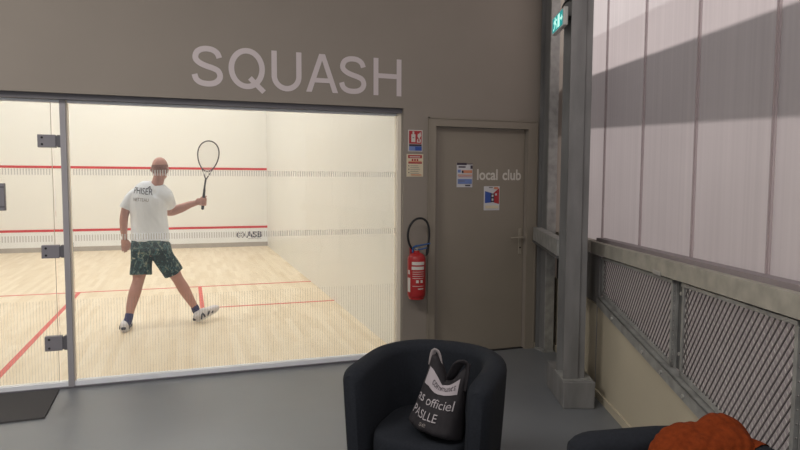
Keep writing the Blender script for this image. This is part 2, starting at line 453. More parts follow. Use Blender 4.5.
# tin logo: two brackets with dots, ASB, and a thin strapline
lg = empty('maker_logo', (0, 0, 0)); lg.parent = tinb
def tinp(px0, z0): return lambda u, v, t: V((px0 + u, 9.7365 - t, z0 + v))
text('logo_letters', 'ASB', M['print_navy'], tinb, (.36, .15), tinp(-.49, .205), bold=.035)
bm = bmesh.new()
for sx, cx in ((-1, -.63), (1, -.60)):
    arc = [V((cx + sx * (.01 + .055 * math.cos(a)), 9.737, .277 + .06 * math.sin(a))) for a in [math.radians(q) for q in range(-75, 76, 15)]]
    loft(bm, arc, [.013] * len(arc), n=6, sub=1)
for dx in (-.022, .022):
    for dz in (-.025, .025): ellipsoid(bm, (-.615 + dx, 9.737, .277 + dz), (.012, .003, .012), u=8, v=6)
obj('logo_symbol', bm, M['print_navy'], tinb)
text('logo_strapline', 'squashcourts', M['sign_grey'], tinb, (.3, .035), tinp(-.45, .165))
bpy.data.objects.remove(lg)

# red floor lines
bm = bmesh.new()
box(bm, -6.4, 0, 4.26, 4.31, 0, .002)
box(bm, -3.225, -3.175, 0.02, 4.26, 0, .002)
box(bm, -1.65, -1.60, 2.66, 4.26, 0, .002); box(bm, -1.6, 0, 2.66, 2.71, 0, .002)
box(bm, -4.80, -4.75, 2.66, 4.26, 0, .002); box(bm, -6.4, -4.8, 2.66, 2.71, 0, .002)
o = obj('floor_marking', bm, M['red_floor']); o['kind'] = 'structure'; o.name = 'trim_floor_lines'

# glazed front of the court ------------------------------------------------
def dashes(parent, x0, x1):
    rows = ((1.578, 1.622, .0185, .0085, 'dash', 'dash_band'), (1.092, 1.137, .0185, .0085, 'dash', 'dash_band'), (.055, .655, .0205, .0045, 'dash_low', 'line_band'))
    for z0, z1, step, w, mm, nm in rows:
        bm = bmesh.new(); x = x0
        k = 0
        while x + w < x1:
            dz = 0
            vs = [bm.verts.new((X, -.0075, Z)) for X, Z in ((x, z0), (x + w, z0), (x + w, z1 - dz), (x, z1 - dz))]
            bm.faces.new(vs); x += step; k += 1
        obj(nm, bm, M[mm], parent)

def pane(parent, x0, x1, z0=.03, z1=2.115):
    bm = bmesh.new(); box(bm, x0, x1, -.006, .006, z0, z1)
    return obj('glass_pane', bm, M['glass'], parent)

w1 = empty('window_1', (-1.3, 0, 0), kind='structure')
pane(w1, -2.575, -.045); dashes(w1, -2.56, -.06)
w2 = empty('window_2', (-5, 0, 0), kind='structure')
pane(w2, -6.4, -3.60); dashes(w2, -6.38, -3.62)
bm = bmesh.new(); box(bm, -6.4, -.036, -.085, .03, 2.117, GT); struct('trim_1', bm, M['steel_dark'])          # dark head channel
bm = bmesh.new(); box(bm, -6.4, -.036, -.02, .03, 2.100, 2.117); struct('trim_2', bm, M['alu'])               # pale glazing bead
bm = bmesh.new(); box(bm, -6.4, -2.60, -.032, .03, .0, .042); box(bm, -2.60, -.036, -.032, .03, 0, .046); struct('trim_3', bm, M['alu'])
bm = bmesh.new(); box(bm, -6.4, -.036, -.052, -.032, .0, .012); struct('trim_4', bm, M['steel_dark'])
bm = bmesh.new(); box(bm, -.066, -.036, -.06, .03, 0, 2.117); struct('trim_5', bm, M['jamb'])                 # pale end jamb
bm = bmesh.new(); box(bm, -2.630, -2.592, -.05, .04, .0, 2.13); struct('trim_6', bm, M['mullion'])        # mullion
bm = bmesh.new(); box(bm, -2.592, -2.584, -.025, .04, .0, 2.117); struct('trim_7', bm, M['jamb'])  # lit side of the mullion, its brightness put into a pale strip
bm = bmesh.new(); box(bm, -3.60, -3.565, -.05, .04, .0, 2.13); struct('trim_8', bm, M['steel_dark'])

dg1 = empty('door_1', (-3.1, 0, 0), kind='structure')      # glass door of the court
pane(dg1, -3.56, -2.695, .045, 2.108); dashes(dg1, -3.55, -2.70)
pane(dg1, -2.683, -2.632, .045, 2.108)
bm = bmesh.new(); box(bm, -2.697, -2.6945, -.007, .007, .045, 2.108); obj('glass_edge', bm, M['glass_edge'], dg1)
for z0, z1 in ((1.776, 1.868), (.971, 1.067), (.283, .392)):
    bm = bmesh.new()
    box(bm, -2.782, -2.665, -.024, .022, z0, z1, bevel=.003)
    h = obj('hinge', bm, M['steel_mid'], dg1)
    bm = bmesh.new(); box(bm, -2.655, -2.630, -.026, .024, z0 + .002, z1 - .002, bevel=.002)
    cyl(bm, V((-2.660, -.02, z0 + .01)), V((-2.660, -.02, z1 - .01)), .0075, n=10)
    obj('hinge_knuckle', bm, M['steel_dark'], h)
    bm = bmesh.new()
    for zz in (z0 + .022, z1 - .022): cyl(bm, V((-2.752, -.0265, zz)), V((-2.752, -.023, zz)), .008, n=12)
    obj('hinge_screw', bm, M['black'], h)
bm = bmesh.new(); box(bm, -3.12, -3.0, -.026, .024, 1.322, 1.517, bevel=.003); lk = obj('lock_plate', bm, M['steel_mid'], dg1)
bm = bmesh.new()
for zz in (1.35, 1.49): box(bm, -3.12, -3.0, -.0275, -.0255, zz - .006, zz + .006)
obj('lock_trim', bm, M['steel_dark'], lk)

# big lettering above the glass -------------------------------------------
sq = empty('wall_lettering', (-.88, FY, 2.26), 'large pale grey capital letters above the squash court glass', 'lettering')
def wallp(x0, z0, dx=0, y=FY): return lambda u, v, t: V((x0 + u, y - .002, z0 + v + dx * u))
LX = [('S', -1.720, -1.487, 0), ('Q', -1.455, -1.182, 0), ('U', -1.131, -.896, 0), ('A', -.860, -.600, 0), ('S', -.587, -.353, 0), ('H', -.301, -.058, 0)]
# widths measured along the wall; all share one base line and cap height
def stroke(bm, line, wd, closed=False, y=0):
    n = len(line); L_, R_ = [], []
    for i in range(n):
        a = line[(i - 1) % n] if closed else line[max(i - 1, 0)]; b = line[(i + 1) % n] if closed else line[min(i + 1, n - 1)]
        t = V((b[0] - a[0], b[1] - a[1])).normalized(); nn = V((-t.y, t.x)) * wd / 2
        L_.append((line[i][0] + nn.x, line[i][1] + nn.y)); R_.append((line[i][0] - nn.x, line[i][1] - nn.y))
    lv = [bm.verts.new((u, y, v)) for u, v in L_]; rv = [bm.verts.new((u, y, v)) for u, v in R_]
    for i in range(n if closed else n - 1): bm.faces.new((lv[i], lv[(i + 1) % n], rv[(i + 1) % n], rv[i]))
SW = .042
CAPH = .303
for ch, xa, xb, dz in LX:
    w_ = xb - xa; h_ = SW / 2; c = CAPH; bm = bmesh.new()
    if ch == 'H':
        stroke(bm, [(h_, 0), (h_, c)], SW); stroke(bm, [(w_ - h_, 0), (w_ - h_, c)], SW); stroke(bm, [(SW * .98, c * .53), (w_ - SW * .98, c * .53)], SW * .92)
    if ch == 'A':
        f_ = [(0, 0), (SW * 1.06, 0), (w_ / 2, c - SW * 1.25), (w_ - SW * 1.06, 0), (w_, 0), (w_ / 2 + SW * .56, c), (w_ / 2 - SW * .56, c)]
        vs = [bm.verts.new((u, 0, v)) for u, v in f_]
        bm.faces.new((vs[0], vs[1], vs[2], vs[6])); bm.faces.new((vs[2], vs[3], vs[4], vs[5])); bm.faces.new((vs[2], vs[5], vs[6]))
        stroke(bm, [(w_ * .24, c * .31), (w_ * .76, c * .31)], SW * .88, y=-.0012)
    if ch == 'U':
        r_ = (w_ - SW) / 2
        stroke(bm, [(h_, c)] + [(h_ + r_ - r_ * math.cos(a), r_ + h_ - .006 - r_ * math.sin(a)) for a in [PI * k / 28 for k in range(29)]] + [(w_ - h_, c)], SW)
    if ch == 'Q':
        stroke(bm, [(w_ / 2 + (w_ / 2 - h_) * math.cos(a), c / 2 + (c / 2 - h_ + .005) * math.sin(a)) for a in [2 * PI * k / 56 for k in range(56)]], SW, True)
        stroke(bm, [(w_ * .58, c * .27), (w_ * .97, -.022)], SW * .95, y=-.0012)
    if ch == 'S':
        K = [(.02, .27), (.09, .13), (.26, .045), (.50, .02), (.74, .05), (.90, .14), (.95, .26), (.88, .385), (.70, .455), (.45, .51), (.24, .575), (.10, .66), (.065, .76), (.13, .885), (.29, .96), (.49, .982), (.70, .955), (.86, .87), (.93, .745)]
        K = [V((h_ * .6 + u * (w_ - SW * .8), h_ + (v - .02) / .962 * (c - SW) + 0, 0)) for u, v in K]
        P_, _ = densify(K, [(1, 1)] * len(K), 5)
        stroke(bm, [(p.x, p.y) for p in P_], SW)
    for v in bm.verts: v.co = V((xa + v.co.x, FY - .002 + v.co.y, 2.253 + v.co.z))
    obj('letter', bm, M['letter'], sq)

# storeroom door -----------------------------------------------------------
d2 = empty('door_2', (.7, FY, 0), kind='structure')
bm = bmesh.new(); box(bm, DX0 + .004, DX1 - .004, -.072, -.03, .008, DZ - .004); obj('door_leaf', bm, M['taupe_door'], d2)
bm = bmesh.new()
for a in ((.192, DX0, 0, 2.085), (DX1, 1.245, 0, 2.085)): box(bm, a[0], a[1], FY - .012, FY + .0, a[2], a[3])
box(bm, DX0, DX1, FY - .012, FY, DZ, 2.085)
bmesh.ops.remove_doubles(bm, verts=bm.verts[:], dist=1e-5)
obj('door_frame', bm, M['taupe_door'], d2)
bm = bmesh.new()
box(bm, .186, .197, FY - .018, FY, 0, 2.090); box(bm, 1.240, 1.251, FY - .018, FY, 0, 2.090); box(bm, .186, 1.251, FY - .018, FY, 2.080, 2.091)
obj('frame_edge', bm, M['taupe_door'], d2)
bm = bmesh.new(); box(bm, DX0, DX0 + .052, -.076, -.071, 0, DZ); obj('hinge_stile', bm, M['taupe'], d2)
bm = bmesh.new(); box(bm, DX0, DX1, -.1, -.02, -.001, .006); obj('threshold', bm, M['black'], d2)
bm = bmesh.new(); box(bm, 1.103, 1.135, -.079, -.071, .88, 1.115, bevel=.003); pl = obj('handle_plate', bm, M['handle_metal'], d2)
bm = bmesh.new()
loft(bm, [V((1.119, -.075, 1.035)), V((1.119, -.12, 1.035))], [.010, .010], n=10, sub=1)
loft(bm, [V((1.124, -.122, 1.035)), V((1.07, -.124, 1.037)), V((1.008, -.118, 1.034))], [(.010, .008), (.009, .007), (.008, .006)], n=10)
obj('handle', bm, M['handle_metal'], d2)
bm = bmesh.new(); cyl(bm, V((1.119, -.082, .94)), V((1.119, -.078, .94)), .008, n=12); obj('keyhole', bm, M['black'], pl)

lc = empty('door_lettering', (.9, -.072, 1.56), 'small pale "local club" lettering on the taupe door', 'lettering')
text('word', 'local', M['letter_small'], lc, (.205, .098), wallp(.676, 1.557, y=-.071), bold=.022, res=4)
text('word', 'club', M['letter_small'], lc, (.19, .098), wallp(.930, 1.557, y=-.071), bold=.022, res=4)

# flat signs: one sheet each, printed blocks in its own mesh ---------------
def sheet(name, x0, x1, z0, z1, y, base, blocks, label, cat, group=None, mats=None):
    mats = mats or []
    bm = bmesh.new(); box(bm, x0, x1, y - .003, y, z0, z1)
    w, h = x1 - x0, z1 - z0
    names = [base]
    for k, bl in enumerate(blocks):
        m = bl[0]
        if m not in names: names.append(m)
        mi = names.index(m); poly = bl[1]
        if len(poly) == 4 and not isinstance(poly[0], tuple):
            a, b_, c, d = poly; poly = [(a, b_), (c, b_), (c, d), (a, d)]
        yy = y - .0032 - .0004 * (k + 1)
        f = bm.faces.new([bm.verts.new((x0 + u * w, yy, z0 + v * h)) for u, v in poly]); f.material_index = mi
    me = bpy.data.meshes.new(name); bm.to_mesh(me); bm.free()
    o = link(name, me, [M[n] for n in names])
    return tag(o, label, cat, group)

exting = [('sign_red', (.06, .36, .94, .96)), ('sign_white', (.22, .44, .50, .80)), ('sign_white', (.30, .80, .42, .93)), ('sign_grey', (.30, .62, .42, .66)),
          ('sign_white', [(.60, .42), (.86, .42), (.88, .55), (.80, .62), (.9, .74), (.84, .92), (.74, .80), (.68, .86), (.64, .72), (.70, .62), (.62, .56)]),
          ('sign_red', [(.68, .46), (.80, .46), (.78, .58), (.72, .66), (.70, .56)]),
          ('sign_dark', (.06, .24, .94, .34)), ('sign_pale_blue', (.06, .04, .94, .24)), ('sign_blue', (.48, .04, .94, .22))]
sheet('wall_sign', .004, .134, 1.796, 1.978, FY, 'sign_white', exting, 'red and blue fire extinguisher pictogram sign, above the cream notice', 'sign')
instr = [('sign_red', (.08, .82, .92, .96)), ('sign_white', (.18, .86, .82, .90)), ('sign_orange', (.10, .66, .9, .70)), ('sign_red', (.10, .58, .92, .645))]
for k in range(3): instr.append(('sign_red', (.30 + .15 * k, .70, .39 + .15 * k, .79)))
for k in range(5): instr.append(('sign_grey', (.22, .48 - .085 * k, .70 + .05 * (k % 3), .495 - .085 * k)))
for k in range(3): instr.append(('sign_dark', (.09, .46 - .15 * k, .15, .50 - .15 * k)))
instr.append(('sign_orange', (.25, .06, .88, .10)))
sheet('wall_sign', -.008, .142, 1.583, 1.774, FY, 'sign_cream', instr, 'cream instruction notice with red heading, under the extinguisher pictogram', 'sign')
p1 = [('sign_dark', (.0, .91, .62, 1.0)), ('sign_grey', (.62, .93, 1.0, 1.0)), ('sign_dark', (.10, .80, .55, .86)), ('sign_dark', (.86, .76, 1.0, .90)), ('sign_orange', (.30, .58, .97, .70)), ('sign_dark', (.30, .58, .42, .68)), ('sign_pale_blue', (.05, .60, .24, .72)),
      ('sign_orange', (.05, .48, .97, .52)), ('sign_red', (.10, .42, .95, .44)), ('sign_pale_blue', (.05, .14, .95, .34)), ('sign_grey', (.1, .24, .5, .27)), ('sign_dark', (.52, .05, .85, .10))]
sheet('poster', .478, .630, 1.493, 1.708, -.0725, 'paper', p1, 'white printed notice with orange lines, left of the door lettering', 'poster')
p2 = [('sign_blue', [(.06, .30), (.5, .33), (.5, .72), (.06, .80)]), ('sign_red', [(.60, .33), (.97, .26), (.97, .93), (.60, .72)]), ('sign_dark', [(.42, .34), (.66, .34), (.66, .70), (.42, .70)]),
      ('paper', (.49, .40, .60, .49)), ('paper', (.49, .56, .60, .65)), ('paper', (.70, .62, .82, .70)), ('sign_grey', (.3, .93, .55, .97)), ('sign_orange', (.62, .88, .9, .97)), ('sign_cream', (.08, .08, .92, .2))]
sheet('poster', .746, .902, 1.286, 1.502, -.0725, 'paper', p2, 'small blue and red poster below the door lettering', 'poster')

# fire extinguisher ---------------------------------------------------------
XE, YE = .054, -.212
fe = empty('fire_extinguisher', (XE, YE, .56), 'red fire extinguisher with black looped hose hanging on the taupe wall', 'fire extinguisher')
def lathe(bm, cx, cy, prof, n=28, mi=0):
    rings = []
    for r, z in prof: rings.append([bm.verts.new((cx + r * math.cos(2 * PI * k / n), cy + r * math.sin(2 * PI * k / n), z)) for k in range(n)])
    for a, b in zip(rings, rings[1:]):
        for k in range(n): bm.faces.new((a[k], a[(k + 1) % n], b[(k + 1) % n], b[k]))
    bm.faces.new(rings[0][::-1]); bm.faces.new(rings[-1])
bm = bmesh.new()
lathe(bm, XE, YE, [(.045, .556), (.062, .560), (.074, .575), (.077, .60), (.077, .885), (.074, .905), (.062, .925), (.040, .940), (.026, .946), (.024, .960)])
obj('cylinder', bm, M['ext_red'], fe, auto=40)
bm = bmesh.new(); lathe(bm, XE, YE, [(.058, .548), (.064, .550), (.066, .566), (.060, .570)]); obj('foot_ring', bm, M['ext_red'], fe, auto=40)
def curved(bm, a0, a1, z0, z1, r=.0778, n=6):
    A = []
    for k in range(n + 1):
        a = math.radians(a0 + (a1 - a0) * k / n); A.append((bm.verts.new((XE + r * math.sin(a), YE - r * math.cos(a), z0)), bm.verts.new((XE + r * math.sin(a), YE - r * math.cos(a), z1))))
    for p, q in zip(A, A[1:]): bm.faces.new((p[0], q[0], q[1], p[1]))
bm = bmesh.new()
curved(bm, -50, 36, .845, .872); curved(bm, -52, 34, .805, .832)
curved(bm, -92, -62, .615, .735); curved(bm, -85, -66, .765, .80)
for k in range(4): curved(bm, -46, 34 - 6 * (k % 2), .785 - .018 * k, .789 - .018 * k)
curved(bm, -22, -6, .695, .718); curved(bm, 6, 22, .695, .718)
curved(bm, -46, 30, .665, .669); curved(bm, -10, 28, .64, .648)
obj('label', bm, M['sign_white'], fe)
bm = bmesh.new(); lathe(bm, XE, YE, [(.018, .955), (.022, .96), (.022, .985), (.014, .99), (.014, 1.0)]); obj('valve', bm, M['handle_metal'], fe, auto=40)
bm = bmesh.new()
loft(bm, [V((XE - .03, YE - .01, .992)), V((XE + .02, YE - .02, 1.005)), V((XE + .10, YE - .05, 1.022))], [(.012, .007), (.013, .007), (.010, .006)], side=(0, 1, 0), n=8)
loft(bm, [V((XE - .015, YE - .01, .972)), V((XE + .03, YE - .02, .972)), V((XE + .07, YE - .045, .985))], [(.010, .006)] * 3, side=(0, 1, 0), n=8)
loft(bm, [V((XE - .035, YE, .945)), V((XE - .03, YE, .985)), V((XE + .0, YE, 1.0))], [.008] * 3, n=8)
obj('lever', bm, M['handle_blue'], fe, smooth=True)
bm = bmesh.new()
HP = [(-.02, .955), (-.055, 1.0), (-.075, 1.055), (-.077, 1.115), (-.058, 1.175), (-.015, 1.222), (.04, 1.232), (.085, 1.205), (.105, 1.15), (.108, 1.08), (.100, 1.02), (.092, .965)]
loft(bm, [V((XE + .0 + a, YE + .01 - .03 * (i / 11), z)) for i, (a, z) in enumerate(HP)], [.0095] * len(HP), n=10, sub=4)
obj('hose', bm, M['black_rubber'], fe, smooth=True)
bm = bmesh.new(); loft(bm, [V((XE + .093, YE - .02, .985)), V((XE + .088, YE - .022, .945)), V((XE + .082, YE - .024, .925))], [.012, .013, .009], n=10)
obj('nozzle', bm, M['black'], fe, smooth=True)
bm = bmesh.new(); box(bm, XE - .03, XE + .03, -.142, FY, .90, .98); box(bm, XE - .018, XE + .018, YE, -.135, .948, .956); obj('wall_bracket', bm, M['ext_red'], fe)

# doormat ------------------------------------------------------------------
bm = bmesh.new()
prism(bm, [(-2.686, -.075), (-2.672, -.652), (-3.75, -.70), (-3.75, -.06)], lambda u, v, t: V((u, v, t)), .0005, .012)
tag(obj('doormat', bm, M['doormat']), 'charcoal rubber doormat on the grey floor by the glass court door', 'doormat')

# ------------------------------------------------------------------ right-hand wall
def ramp(s): return .704 - .1391 * (s)                # top of the sloping low wall
bm = bmesh.new()
S1 = 3.2
prism(bm, [(-1.50, 0), (S1, 0), (S1, ramp(S1) - .03), (-.10, ramp(-.10) - .03), (-.10, .66), (-1.50, .66)], lambda u, v, t: W(u, t, v), 0, .07)
wr = struct('wall_right', bm, M['beige'])
bm = bmesh.new(); box(bm, -.19, -.178, -.002, .0, .05, .65, WM); obj('panel_joint', bm, M['steel_mid'], wr)
bm = bmesh.new()
prism(bm, [(-1.5, 0), (S1, 0), (S1, .055), (-1.5, .055)], lambda u, v, t: W(u, t, v), -.012, 0)
struct('baseboard_right', bm, M['beige'])
bm = bmesh.new(); box(bm, DX1 + .1, 1.62, FY - .012, FY, 0, .05); struct('baseboard_back', bm, M['beige'])

# sloping channel on the low wall
sl = empty('sloping_channel', W(0, 0, .68), 'sloping galvanised edge channel bolted along the beige low wall', 'rail')
bm = bmesh.new()
h = .060
prism(bm, [(-.16, ramp(-.16) - h), (S1, ramp(S1) - h), (S1, ramp(S1)), (-.16, ramp(-.16))], lambda u, v, t: W(u, t, v), -.016, -.004)
prism(bm, [(-.16, ramp(-.16) - .006), (S1, ramp(S1) - .006), (S1, ramp(S1)), (-.16, ramp(-.16))], lambda u, v, t: W(u, t, v), -.016, .05)
obj('channel', bm, M['galv'], sl)
for s in (.18, .72, .98, 1.25, 1.8):
    bm = bmesh.new(); cyl(bm, W(s, -.016, ramp(s) - .035), W(s, -.024, ramp(s) - .035), .011, n=6); obj('bolt', bm, M['bolt'], sl)

# horizontal beam
def bz(s): return 1.0265 + .0192 * s
def beam(name, s0, s1, label):
    r = empty(name, W(s0, 0, bz(s0)), label, 'beam')
    bm = bmesh.new()
    prism(bm, [(s0, bz(s0)), (s1, bz(s1)), (s1, bz(s1) + .088), (s0, bz(s0) + .088)], lambda u, v, t: W(u, t, v), -.005, .075)
    o = obj('beam_body', bm, M['galv_beam'], r)
    return r
b1 = beam('guard_beam', -.36, S1, 'long mottled galvanised beam under the translucent wall, above both mesh panels')
bm = bmesh.new(); prism(bm, [(-.36, bz(-.36) + .088), (S1, bz(S1) + .088), (S1, bz(S1) + .112), (-.36, bz(-.36) + .112)], lambda u, v, t: W(u, t, v), .035, .10)
obj('sill_profile', bm, mat('mauve_sill_profile', rgb(140, 131, 134), .5), b1)
bm = bmesh.new()
for s in (.86,): box(bm, s - .05, s + .05, -.012, -.005, bz(s) - .004, bz(s) + .02, WM, bevel=.003)
obj('splice_clip', bm, M['bolt'], b1)
b2 = beam('guard_beam', -1.46, -.43, 'short galvanised beam end seen behind the tall steel column')
bm = bmesh.new(); box(bm, -1.44, -.19, .01, .03, .664, 1.008, WM)
tag(obj('steel_plate', bm, M['galv_dark']), 'dull grey steel plate in the gap below the short beam end', 'plate')

# expanded-metal guard panels
def clip(p, q, poly):
    t0, t1 = 0.0, 1.0; d = (q[0] - p[0], q[1] - p[1])
    for i in range(len(poly)):
        a, b = poly[i], poly[(i + 1) % len(poly)]
        nx, nz = -(b[1] - a[1]), b[0] - a[0]      # inward for ccw
        num = (p[0] - a[0]) * nx + (p[1] - a[1]) * nz; den = d[0] * nx + d[1] * nz
        if abs(den) < 1e-12:
            if num < 0: return None
            continue
        t = -num / den
        if den > 0: t0 = max(t0, t)
        else: t1 = min(t1, t)
    if t0 >= t1: return None
    return (p[0] + d[0] * t0, p[1] + d[1] * t0), (p[0] + d[0] * t1, p[1] + d[1] * t1)

def mesh_panel(s0, s1, label):
    zt = lambda s: bz(s) - .012
    zb = lambda s: ramp(s) + .012
    r = empty('mesh_guard_panel', W(s0, .03, zb(s0)), label, 'mesh panel')
    fr = .022
    quad = [(s0, zb(s0)), (s1, zb(s1)), (s1, zt(s1)), (s0, zt(s0))]
    bm = bmesh.new()
    pr = lambda poly, e0, e1: prism(bm, poly, lambda u, v, t: W(u, t, v), e0, e1)
    pr([(s0, zb(s0)), (s1, zb(s1)), (s1, zb(s1) + fr), (s0, zb(s0) + fr)], .02, .045)
    pr([(s0, zt(s0) - fr * .8), (s1, zt(s1) - fr * .8), (s1, zt(s1)), (s0, zt(s0))], .015, .045)
    for sa in (s0, s1 - fr): pr([(sa, zb(sa)), (sa + fr, zb(sa + fr)), (sa + fr, zt(sa + fr)), (sa, zt(sa))], .02, .045)
    obj('panel_frame', bm, M['galv'], r)
    bm = bmesh.new()
    step, m = .036, 1.45
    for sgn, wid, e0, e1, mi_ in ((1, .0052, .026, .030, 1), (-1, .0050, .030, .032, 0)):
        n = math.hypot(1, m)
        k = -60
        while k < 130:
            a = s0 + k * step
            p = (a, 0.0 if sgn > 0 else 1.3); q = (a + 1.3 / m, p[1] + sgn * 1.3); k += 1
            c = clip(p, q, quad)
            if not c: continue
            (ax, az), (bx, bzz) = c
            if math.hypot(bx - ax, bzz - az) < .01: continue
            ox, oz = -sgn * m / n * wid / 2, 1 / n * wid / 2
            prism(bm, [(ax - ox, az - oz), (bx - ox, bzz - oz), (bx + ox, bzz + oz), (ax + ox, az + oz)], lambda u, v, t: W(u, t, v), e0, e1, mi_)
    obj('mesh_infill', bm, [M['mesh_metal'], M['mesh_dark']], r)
    return r
mesh_panel(-.17, 1.008, 'expanded metal guard panel next to the steel column')
mesh_panel(1.115, 2.050, 'larger expanded metal guard panel behind the orange scarf')
def upright(s, label):
    r = empty('guard_upright', W(s, .03, ramp(s)), label, 'post')
    bm = bmesh.new(); zt = bz(s) - .004; zb = ramp(s)
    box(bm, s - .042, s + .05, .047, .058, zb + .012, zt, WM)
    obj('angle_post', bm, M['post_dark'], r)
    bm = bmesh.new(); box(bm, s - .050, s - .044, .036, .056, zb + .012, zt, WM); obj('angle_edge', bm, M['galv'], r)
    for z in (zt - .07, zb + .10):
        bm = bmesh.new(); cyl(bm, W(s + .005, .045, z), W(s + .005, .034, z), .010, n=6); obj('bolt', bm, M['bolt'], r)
upright(1.062, 'dark galvanised upright with two bolts between the two mesh panels')
upright(2.105, 'galvanised upright at the end of the mesh guard behind the scarf')

# polycarbonate wall
w3 = empty('window_3', W(1, .1, 1.1), kind='structure')
bm = bmesh.new(); bm.faces.new([bm.verts.new(W(a_, .115, b_)) for a_, b_ in ((-1.5, .25), (S1, .25), (S1, 4.3), (-1.5, 4.3))])
obj('polycarbonate_sheet', bm, M['poly'], w3)
for s in (-.433, .312, 1.026, 1.704, 2.42):
    bm = bmesh.new(); box(bm, s - .013, s + .013, .100, .105, 1.12, 4.3, WM); box(bm, s - .004, s + .004, .092, .100, 1.12, 4.3, WM)
    obj('joint_profile', bm, M['poly_joint'], w3)
# edge profile with bolts, beside the column
ep = empty('edge_profile', W(-.3, -.06, 1.0), 'slim galvanised edge strip with bolts beside the tall steel column', 'profile')
bm = bmesh.new(); box(bm, -.30, -.29, -.098, -.060, .19, 4.25, WM); box(bm, -.42, -.30, -.062, -.055, .62, 4.25, WM)
obj('strip', bm, M['galv_dark'], ep)
bm = bmesh.new(); box(bm, -.305, -.290, -.060, -.050, 1.16, 4.25, WM); obj('bright_edge', bm, M['galv'], ep)
for z in (1.35, 1.75, 2.1, 2.54, 2.68):
    bm = bmesh.new(); ellipsoid(bm, W(-.284, -.078, z), (.011, .011, .011), u=10, v=8); obj('bolt', bm, M['bolt'], ep)

# columns
hc = empty('steel_column', W(-.05, -.247, 0), 'tall galvanised H-section column on a square concrete-grey plinth, carrying the exit sign', 'column')
bm = bmesh.new()
eC = -.247
box(bm, .050, .060, eC - .05, eC + .05, .188, 4.28, WM)
box(bm, -.140, -.130, eC - .05, eC + .05, .188, 4.28, WM)
obj('flange', bm, M['galv_dark'], hc)
bm = bmesh.new(); box(bm, -.130, .050, eC - .0, eC + .008, .188, 4.28, WM); obj('web', bm, M['galv'], hc)
bm = bmesh.new(); box(bm, -.39, .107, -.306, -.090, 0, .188, WM, bevel=.006); obj('plinth', bm, M['galv_dark'], hc)
bm = bmesh.new(); box(bm, -.16, .08, -.302, -.10, .188, .196, WM); obj('base_plate', bm, M['galv'], hc)
# flat angle running up beside the column
bm = bmesh.new(); box(bm, .040, .048, -.192, -.150, .196, 4.28, WM); box(bm, -.10, .040, -.155, -.150, .196, 4.28, WM)
obj('angle_strip', bm, M['galv_dark'], hc)

sc = empty('steel_column', (1.3, -.26, 0), 'slender galvanised column standing by the taupe door frame', 'column')
bm = bmesh.new()
box(bm, 1.268, 1.352, -.300, -.292, 0, 4.28); obj('flange', bm, M['galv'], sc)
bm = bmesh.new(); box(bm, 1.300, 1.308, -.292, -.14, 0, 4.28); box(bm, 1.262, 1.352, -.148, -.140, 0, 4.28); obj('web', bm, M['galv_dark'], sc)
bm = bmesh.new(); box(bm, 1.255, 1.36, -.305, -.135, 0, .012); obj('base_plate', bm, M['galv'], sc)
bm = bmesh.new(); box(bm, 1.262, 1.268, -.302, -.286, 0.012, 4.28); obj('edge', bm, M['galv'], sc)

tb = empty('tie_beam', (1.06, -.73, 1.03), 'short grey box beam linking the slender column to the tall column', 'beam')
ta, tb2 = V((1.222, -.200, 0)), W(-.150, -.272, 0); td = (tb2 - ta).normalized(); tn = V((-td.y, td.x, 0))
bm = bmesh.new(); prism(bm, [(-.035, 1.02), (.035, 1.02), (.035, 1.135), (-.035, 1.135)], lambda u, v, t: ta + td * t + tn * u + V((0, 0, v)), 0, (tb2 - ta).length)
obj('beam_body', bm, M['galv'], tb)
bm = bmesh.new(); prism(bm, [(-.04, 1.0), (.04, 1.0), (.04, 1.02), (-.04, 1.02)], lambda u, v, t: ta + td * t + tn * u + V((0, 0, v)), 0, (tb2 - ta).length)
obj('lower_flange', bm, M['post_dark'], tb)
# exit sign on the column: lit face looks into the room
ex = empty('exit_sign', W(-.2, -.33, 2.6), 'green lit running-man exit sign high on the tall steel column', 'sign')
EX0, EX1 = -.352, -.02
def exf(e): return lambda u, v, t: W(EX0 + u, e - t, v)
EZ = lambda s: 2.60 - .0
bm = bmesh.new(); box(bm, EX0, EX1, -.330, -.300, 2.600, 2.722, WM, bevel=.004); obj('housing', bm, M['exit_white'], ex)
bm = bmesh.new(); box(bm, EX0 + .02, EX1 - .03, -.332, -.3295, 2.611, 2.711, WM); pn = obj('lit_panel', bm, M['exit_green'], ex)
bm = bmesh.new()
def sp(poly): 
    f = bm.faces.new([bm.verts.new(W(EX0 + .03 + u, -.3335, 2.608 + v)) for u, v in poly])
sp([(.145, .01), (.20, .01), (.20, .095), (.145, .095)])
sp([(.06, .085), (.075, .085), (.075, .10), (.06, .10)])
sp([(.05, .05), (.085, .055), (.09, .08), (.055, .08)])
sp([(.06, .05), (.045, .028), (.02, .022), (.02, .012), (.052, .018), (.074, .05)])
sp([(.075, .052), (.10, .035), (.105, .01), (.115, .01), (.112, .042), (.088, .06)])
sp([(.088, .078), (.118, .062), (.122, .07), (.09, .09)]); sp([(.055, .08), (.028, .068), (.03, .058), (.058, .07)])
sp([(.22, .045), (.25, .045), (.25, .03), (.275, .053), (.25, .076), (.25, .06), (.22, .06)])
obj('running_man', bm, M['exit_glow'], pn)
bm = bmesh.new(); box(bm, -.10, -.06, -.302, -.238, 2.65, 2.67, WM); loft(bm, [W(-.15, -.31, 2.718), W(-.14, -.305, 2.76), W(-.12, -.28, 2.79), W(-.1, -.25, 2.80)], [.006] * 4, n=8)
obj('bracket', bm, M['black'], ex)

